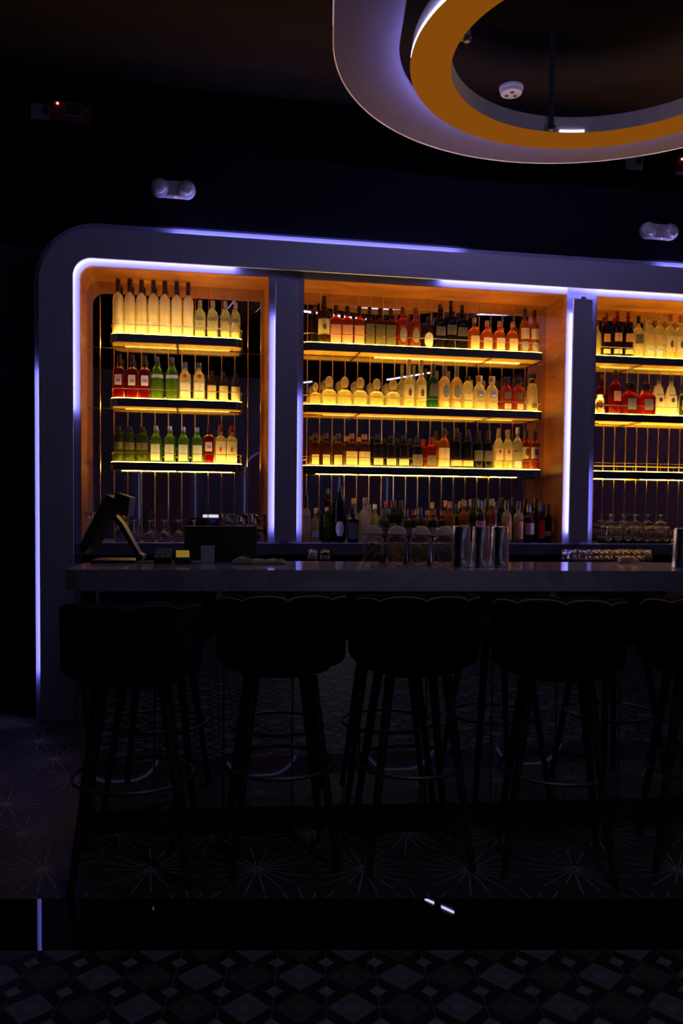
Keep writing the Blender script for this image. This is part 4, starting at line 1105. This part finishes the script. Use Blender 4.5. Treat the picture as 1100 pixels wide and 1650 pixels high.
tag(st1, 'dark teal velvet bar stool with scalloped back, at the left end of the bar', 'bar stool', 'scalloped bar stools along the bar')
st2 = make_stool(m_brownv, m_pipeb)
STL = ['brown velvet bar stool directly right of the teal one, scalloped back', 'brown velvet bar stool in front of the four jars, third from the left',
       'brown velvet bar stool second from the right edge, standing clear of its neighbours', 'brown velvet bar stool cut off by the right edge of the picture']
for i, (x, y, r_) in enumerate(((-.163, 3.150, 10), (.341, 3.165, 7), (.878, 3.095, -9), (1.455, 3.13, -12))):
    s_ = st2 if i == 0 else copy_tree(st2)
    s_.scale = (.985, .985, 1.022); s_.location = (x, y, 0); s_.rotation_euler = (0, 0, radians(r_))
    tag(s_, STL[i], 'bar stool', 'scalloped bar stools along the bar')

# ================================================================== CHANDELIER
CX, CYY = 1.239 * cos(YAW) + 3.95 * sin(YAW), -1.239 * sin(YAW) + 3.95 * cos(YAW)
ch = empty('ring_chandelier', (CX, CYY, 3.42), 0, 'large ring chandelier with amber underside and lilac lit outer plate hanging from the ceiling', 'chandelier')
def ringsolid(ri, ro, z0, z1, seg=128, a0=0, a1=2 * pi):
    b = bmesh.new(); V = []
    full = abs(a1 - a0 - 2 * pi) < 1e-6
    m = seg if full else seg + 1
    for i in range(m):
        a = a0 + (a1 - a0) * i / seg
        V.append([b.verts.new((r * cos(a), r * sin(a), z)) for r, z in ((ri, z0), (ro, z0), (ro, z1), (ri, z1))])
    for i in range(m if full else m - 1):
        A, B = V[i], V[(i + 1) % m]
        for k in range(4): b.faces.new((A[k], A[(k + 1) % 4], B[(k + 1) % 4], B[k]))
    if not full: b.faces.new(V[0][::-1]); b.faces.new(V[-1])
    return b
m_ringp = paint('pale_ring_paint', (.62, .56, .56), .6)
link_mesh('ring_body', ringsolid(.746, .930, .006, .09), m_ringp, ch, True, 30)
u = link_mesh('underside_panel', ringsolid(.746, .939, .0, .006), glow('amber_diffuser', (1.0, .29, .016), .22), ch, True, 30); u['label'] = 'dim amber underside'
link_mesh('ring_light', ringsolid(.931, .937, .0065, .022), glow('ring_tape', (.45, .42, 1.0), RING), ch, True, 30)
link_mesh('inner_fill_light', ringsolid(.741, .745, .012, .032, 64, pi * 1.08, pi * 1.92), glow('inner_fill_tape', (.5, .48, 1.0), 9.0), ch)  # unseen near-side tape, added to light the far inner face
link_mesh('short_light', ringsolid(.738, .744, .006, .018, 8, radians(82.5), radians(93)), glow('ring_tape_short', (.6, .6, 1.0), 2.2), ch)
def slot(ri, ro, z0, z1, ln=3.2, n=64):
    """flat slot-shaped ring: half circle at the far end, straight arms running back over the room"""
    b = bmesh.new()
    P = [(-1, 0, -ln * k / 8) for k in range(8, 0, -1)] + [(cos(pi - pi * i / n), sin(pi - pi * i / n), 0) for i in range(n + 1)] + [(1, 0, -ln * k / 8) for k in range(1, 9)]
    V = [[b.verts.new((r * x, r * y + d, z)) for r, z in ((ri, z0), (ro, z0), (ro, z1), (ri, z1))] for x, y, d in P]
    for A, B in zip(V, V[1:]):
        for k in range(4): b.faces.new((A[k], A[(k + 1) % 4], B[(k + 1) % 4], B[k]))
    b.faces.new(V[0][::-1]); b.faces.new(V[-1])
    return b
pl_ = link_mesh('outer_plate', slot(.992, 1.297, .068, .094), paint('grey_plate_paint', (.10, .085, .15), .85, spec=.05), ch, True, 30); pl_['label'] = 'flat slot shaped outer ring washed with lilac light'
link_mesh('plate_rim', slot(1.2975, 1.302, .064, .098), paint('pinkish_rim', (.8, .65, .6), .4), pl_, True, 30)
link_mesh('rim_light', bx(-1.3035, -1.3025, -2.0, -.10, .076, .082), glow('rim_tape', (.6, .55, 1.0), 1.2), pl_)
link_mesh('inner_rim_light', bx(-.991, -.985, -1.6, -.52, .070, .092), glow('rim_tape', (.6, .55, 1.0), 1.2), pl_)
for k in range(4):
    a = radians(97.6 + 90 * k + (3 if k else 0))
    rod = link_mesh('suspension_rod', tube(bmesh.new(), [(.715 * cos(a), .715 * sin(a), .0), (.715 * cos(a), .715 * sin(a), .53)], .016, 4), paint('grey_rod', (.06, .06, .075), .4), ch)
    link_mesh('bracket', ringsolid(.70, .746, .01, .022, 3, a - .03, a + .03), m_blacksteel, rod)
for k in range(4):
    a = radians(20 + 90 * k)
    link_mesh('cross_arm', tube(bmesh.new(), [(.93 * cos(a), .93 * sin(a), .085), (1.01 * cos(a), 1.01 * sin(a), .085)], .006, 6), m_blacksteel, ch)

# ================================================================== ON THE CEILING AND THE UPPER WALL
sd = empty('smoke_detector', (1.134, 5.235, 3.95), 0, 'round white smoke detector on the dark ceiling, seen through the chandelier ring', 'smoke detector')
m_white = paint('white_plastic', (.62, .56, .56), .5)
link_mesh('base', lathe(bmesh.new(), [(.072, -.018), (.074, -.014), (.074, 0)], 28), m_white, sd, True, 40)
link_mesh('cover', lathe(bmesh.new(), [(.0, -.045), (.05, -.045), (.064, -.040), (.068, -.030), (.068, -.018)], 28), m_white, sd, True, 40)
for k in range(3):
    a = .5 + 2 * pi * k / 3
    link_mesh('sensor_slot', lathe(bmesh.new(), [(.012, -.0465), (.012, -.0452)], 10, cx=.03 * cos(a), cyy=.03 * sin(a)), m_black, sd)
m_lens = bottle_glass('lamp_lens', (.8, .8, .85), (.55, .55, .6), .45, .35)
def emergency(a, z, label):
    e_ = empty('emergency_light', cabw(a, .0195, z), CABR, label, 'emergency light', 'twin headed emergency lights')
    link_mesh('housing', bx(-.085, .085, -.05, -.001, -.05, .05, .012), paint('grey_plastic', (.34, .33, .40), .5), e_)
    for sx in (-1, 1):
        b = lathe(bmesh.new(), [(.052, 0), (.056, .02), (.053, .045), (.045, .052)], 24); bmesh.ops.transform(b, matrix=Matrix.Translation((sx * .082, -.012, 0)) @ Matrix.Rotation(pi / 2, 4, 'X'), verts=b.verts)
        hd = link_mesh('lamp_head', b, paint('grey_plastic', (.34, .33, .40), .5), e_, True, 40)
        b = lathe(bmesh.new(), [(.044, .052), (.042, .060), (.03, .067), (.0, .070)], 24); bmesh.ops.transform(b, matrix=Matrix.Translation((sx * .082, -.012, 0)) @ Matrix.Rotation(pi / 2, 4, 'X'), verts=b.verts)
        link_mesh('lens', b, paint('ribbed_lens', (.55, .53, .58), .25, .3, var=.6, scale=90, bump=.8), hd, True)
    link_mesh('indicator', bx(.012, .020, -.052, -.046, -.056, -.049), glow('red_indicator', (1, .12, .08), 2.0), e_)
emergency(.803, 3.311, 'twin headed emergency light on the dark wall above the left niche')
emergency(4.105, 3.277, 'twin headed emergency light on the dark wall at the right edge')
def outlet(a, z, label):
    e_ = empty('wall_outlet', cabw(a, .0195, z), CABR, label, 'outlet', 'white wall outlets with plugs')
    link_mesh('plate', bx(-.063, .063, -.010, 0, -.046, .046, .003), paint('outlet_white', (.22, .21, .26), .5), e_)
    link_mesh('plug', lathe(bmesh.new(), [(.018, 0), (.018, .02), (.012, .03)], 14), m_black, e_).matrix_local = Matrix.Translation((.024, -.010, .004)) @ Matrix.Rotation(pi / 2, 4, 'X')
    link_mesh('cord', tube(bmesh.new(), [(.024, -.036, .004), (.04, -.04, .03), (.06, -.02, .035), (.07, -.006, .02)], .004, 6), m_black, e_)
outlet(.019, 3.726, 'white outlet plate with black plug, high on the wall at upper left')
outlet(3.925, 3.742, 'white outlet plate with black plug, half hidden below the chandelier at right')
def alarm(a, z, label):
    e_ = empty('alarm_box', cabw(a, .0195, z), CABR, label, 'alarm', 'maroon wall boxes with red indicator')
    link_mesh('housing', bx(-.113, .113, -.055, 0, -.054, .054, .004), paint('maroon_plastic', (.09, .010, .025), .5), e_)
    fr = link_mesh('screen_frame', bx(-.038, .064, -.058, -.0552, -.036, .042), paint('silver_frame', (.30, .30, .34), .4, .5), e_)
    link_mesh('screen', bx(-.031, .057, -.0595, -.0582, -.029, .035), m_black, fr)
    link_mesh('button_strip', bx(.072, .104, -.057, -.0552, .0, .012), paint('silver_frame', (.30, .30, .34), .4, .5), e_)
    b = bmesh.new(); bmesh.ops.create_icosphere(b, subdivisions=2, radius=.0065, matrix=Matrix.Translation((-.081, -.057, .033)))
    link_mesh('indicator', b, glow('red_led', (1, .10, .08), 14.0), e_, True)
alarm(.199, 3.728, 'maroon box with lit red indicator beside the outlet at upper left')
alarm(4.335, 3.742, 'maroon box with lit red indicator at the right edge below the chandelier')

# ================================================================== THE ROOM BEHIND, seen in the mirrors, with fill tubes
m_tubel = glow('white_tube_light', (.62, .60, 1.0), TUBE)
p = None
for i, (x, y, r_) in enumerate(((-.75, 2.9, .2), (1.25, 2.1, -.15), (3.3, 2.9, .3), (3.9, -1.6, 1.2), (2.3, -3.2, 1.0), (5.2, .8, .2))):  # near tubes and the one by the right wall added as fill light
    o = empty('tube_fill_light', (x, y, 3.6), r_, f'slim white ceiling tube out of view, fill and mirror reflection, {ORD[i]} from the bar', 'ceiling light', 'ceiling tubes out of view, for fill and reflections')
    link_mesh('tube', bx(-.5, .5, -.012, .012, -.012, .0), m_tubel, o)
    link_mesh('channel', bx(-.51, .51, -.018, .018, .0004, .03), m_black, o)
    for sx in (-.4, .4): link_mesh('hanger', tube(bmesh.new(), [(sx, 0, .03), (sx, 0, .348)], .002, 5), m_black, o)
def arch(loc, rz, wdt, h, label, s=1.0):
    o = empty('arch_light', loc, rz, label, 'wall light', 'lit wall arches reflected in the mirrors')
    P1 = rounded_path(-wdt / 2, wdt / 2, 0, h, wdt * .4, wdt * .4, 10); P2 = rounded_path(-wdt / 2 + .03, wdt / 2 - .03, 0, h - .03, wdt * .4 - .03, wdt * .4 - .03, 10)
    link_mesh('light_band', band(bmesh.new(), P1, P2, -.02, .0), glow('arch_tape', (.5, .5, 1.0), .14), o)
    link_mesh('back_panel', bx(-wdt / 2 + .1, wdt / 2 - .1, .005, .02, 0, h - .1), m_purple, o)
for i, x in enumerate((-1.6, 0.35, 2.4, 4.4)):
    arch((x, -4.96, .5), pi, 1.1, 2.0, f'lit arch on the wall behind, {ORD[i]} from left, reflected in the mirrors')

ws = empty('display_screen', (1.38, -4.985, .80), pi, 'bright white screen on the wall behind, reflected low in the left niche mirror', 'screen')
link_mesh('panel', bx(-.34, .34, -.012, .0, .0, .42), glow('white_screen', (.9, .9, 1.0), 1.3), ws)
link_mesh('bezel', bx(-.37, .37, -.010, .012, -.03, .45), m_black, ws)
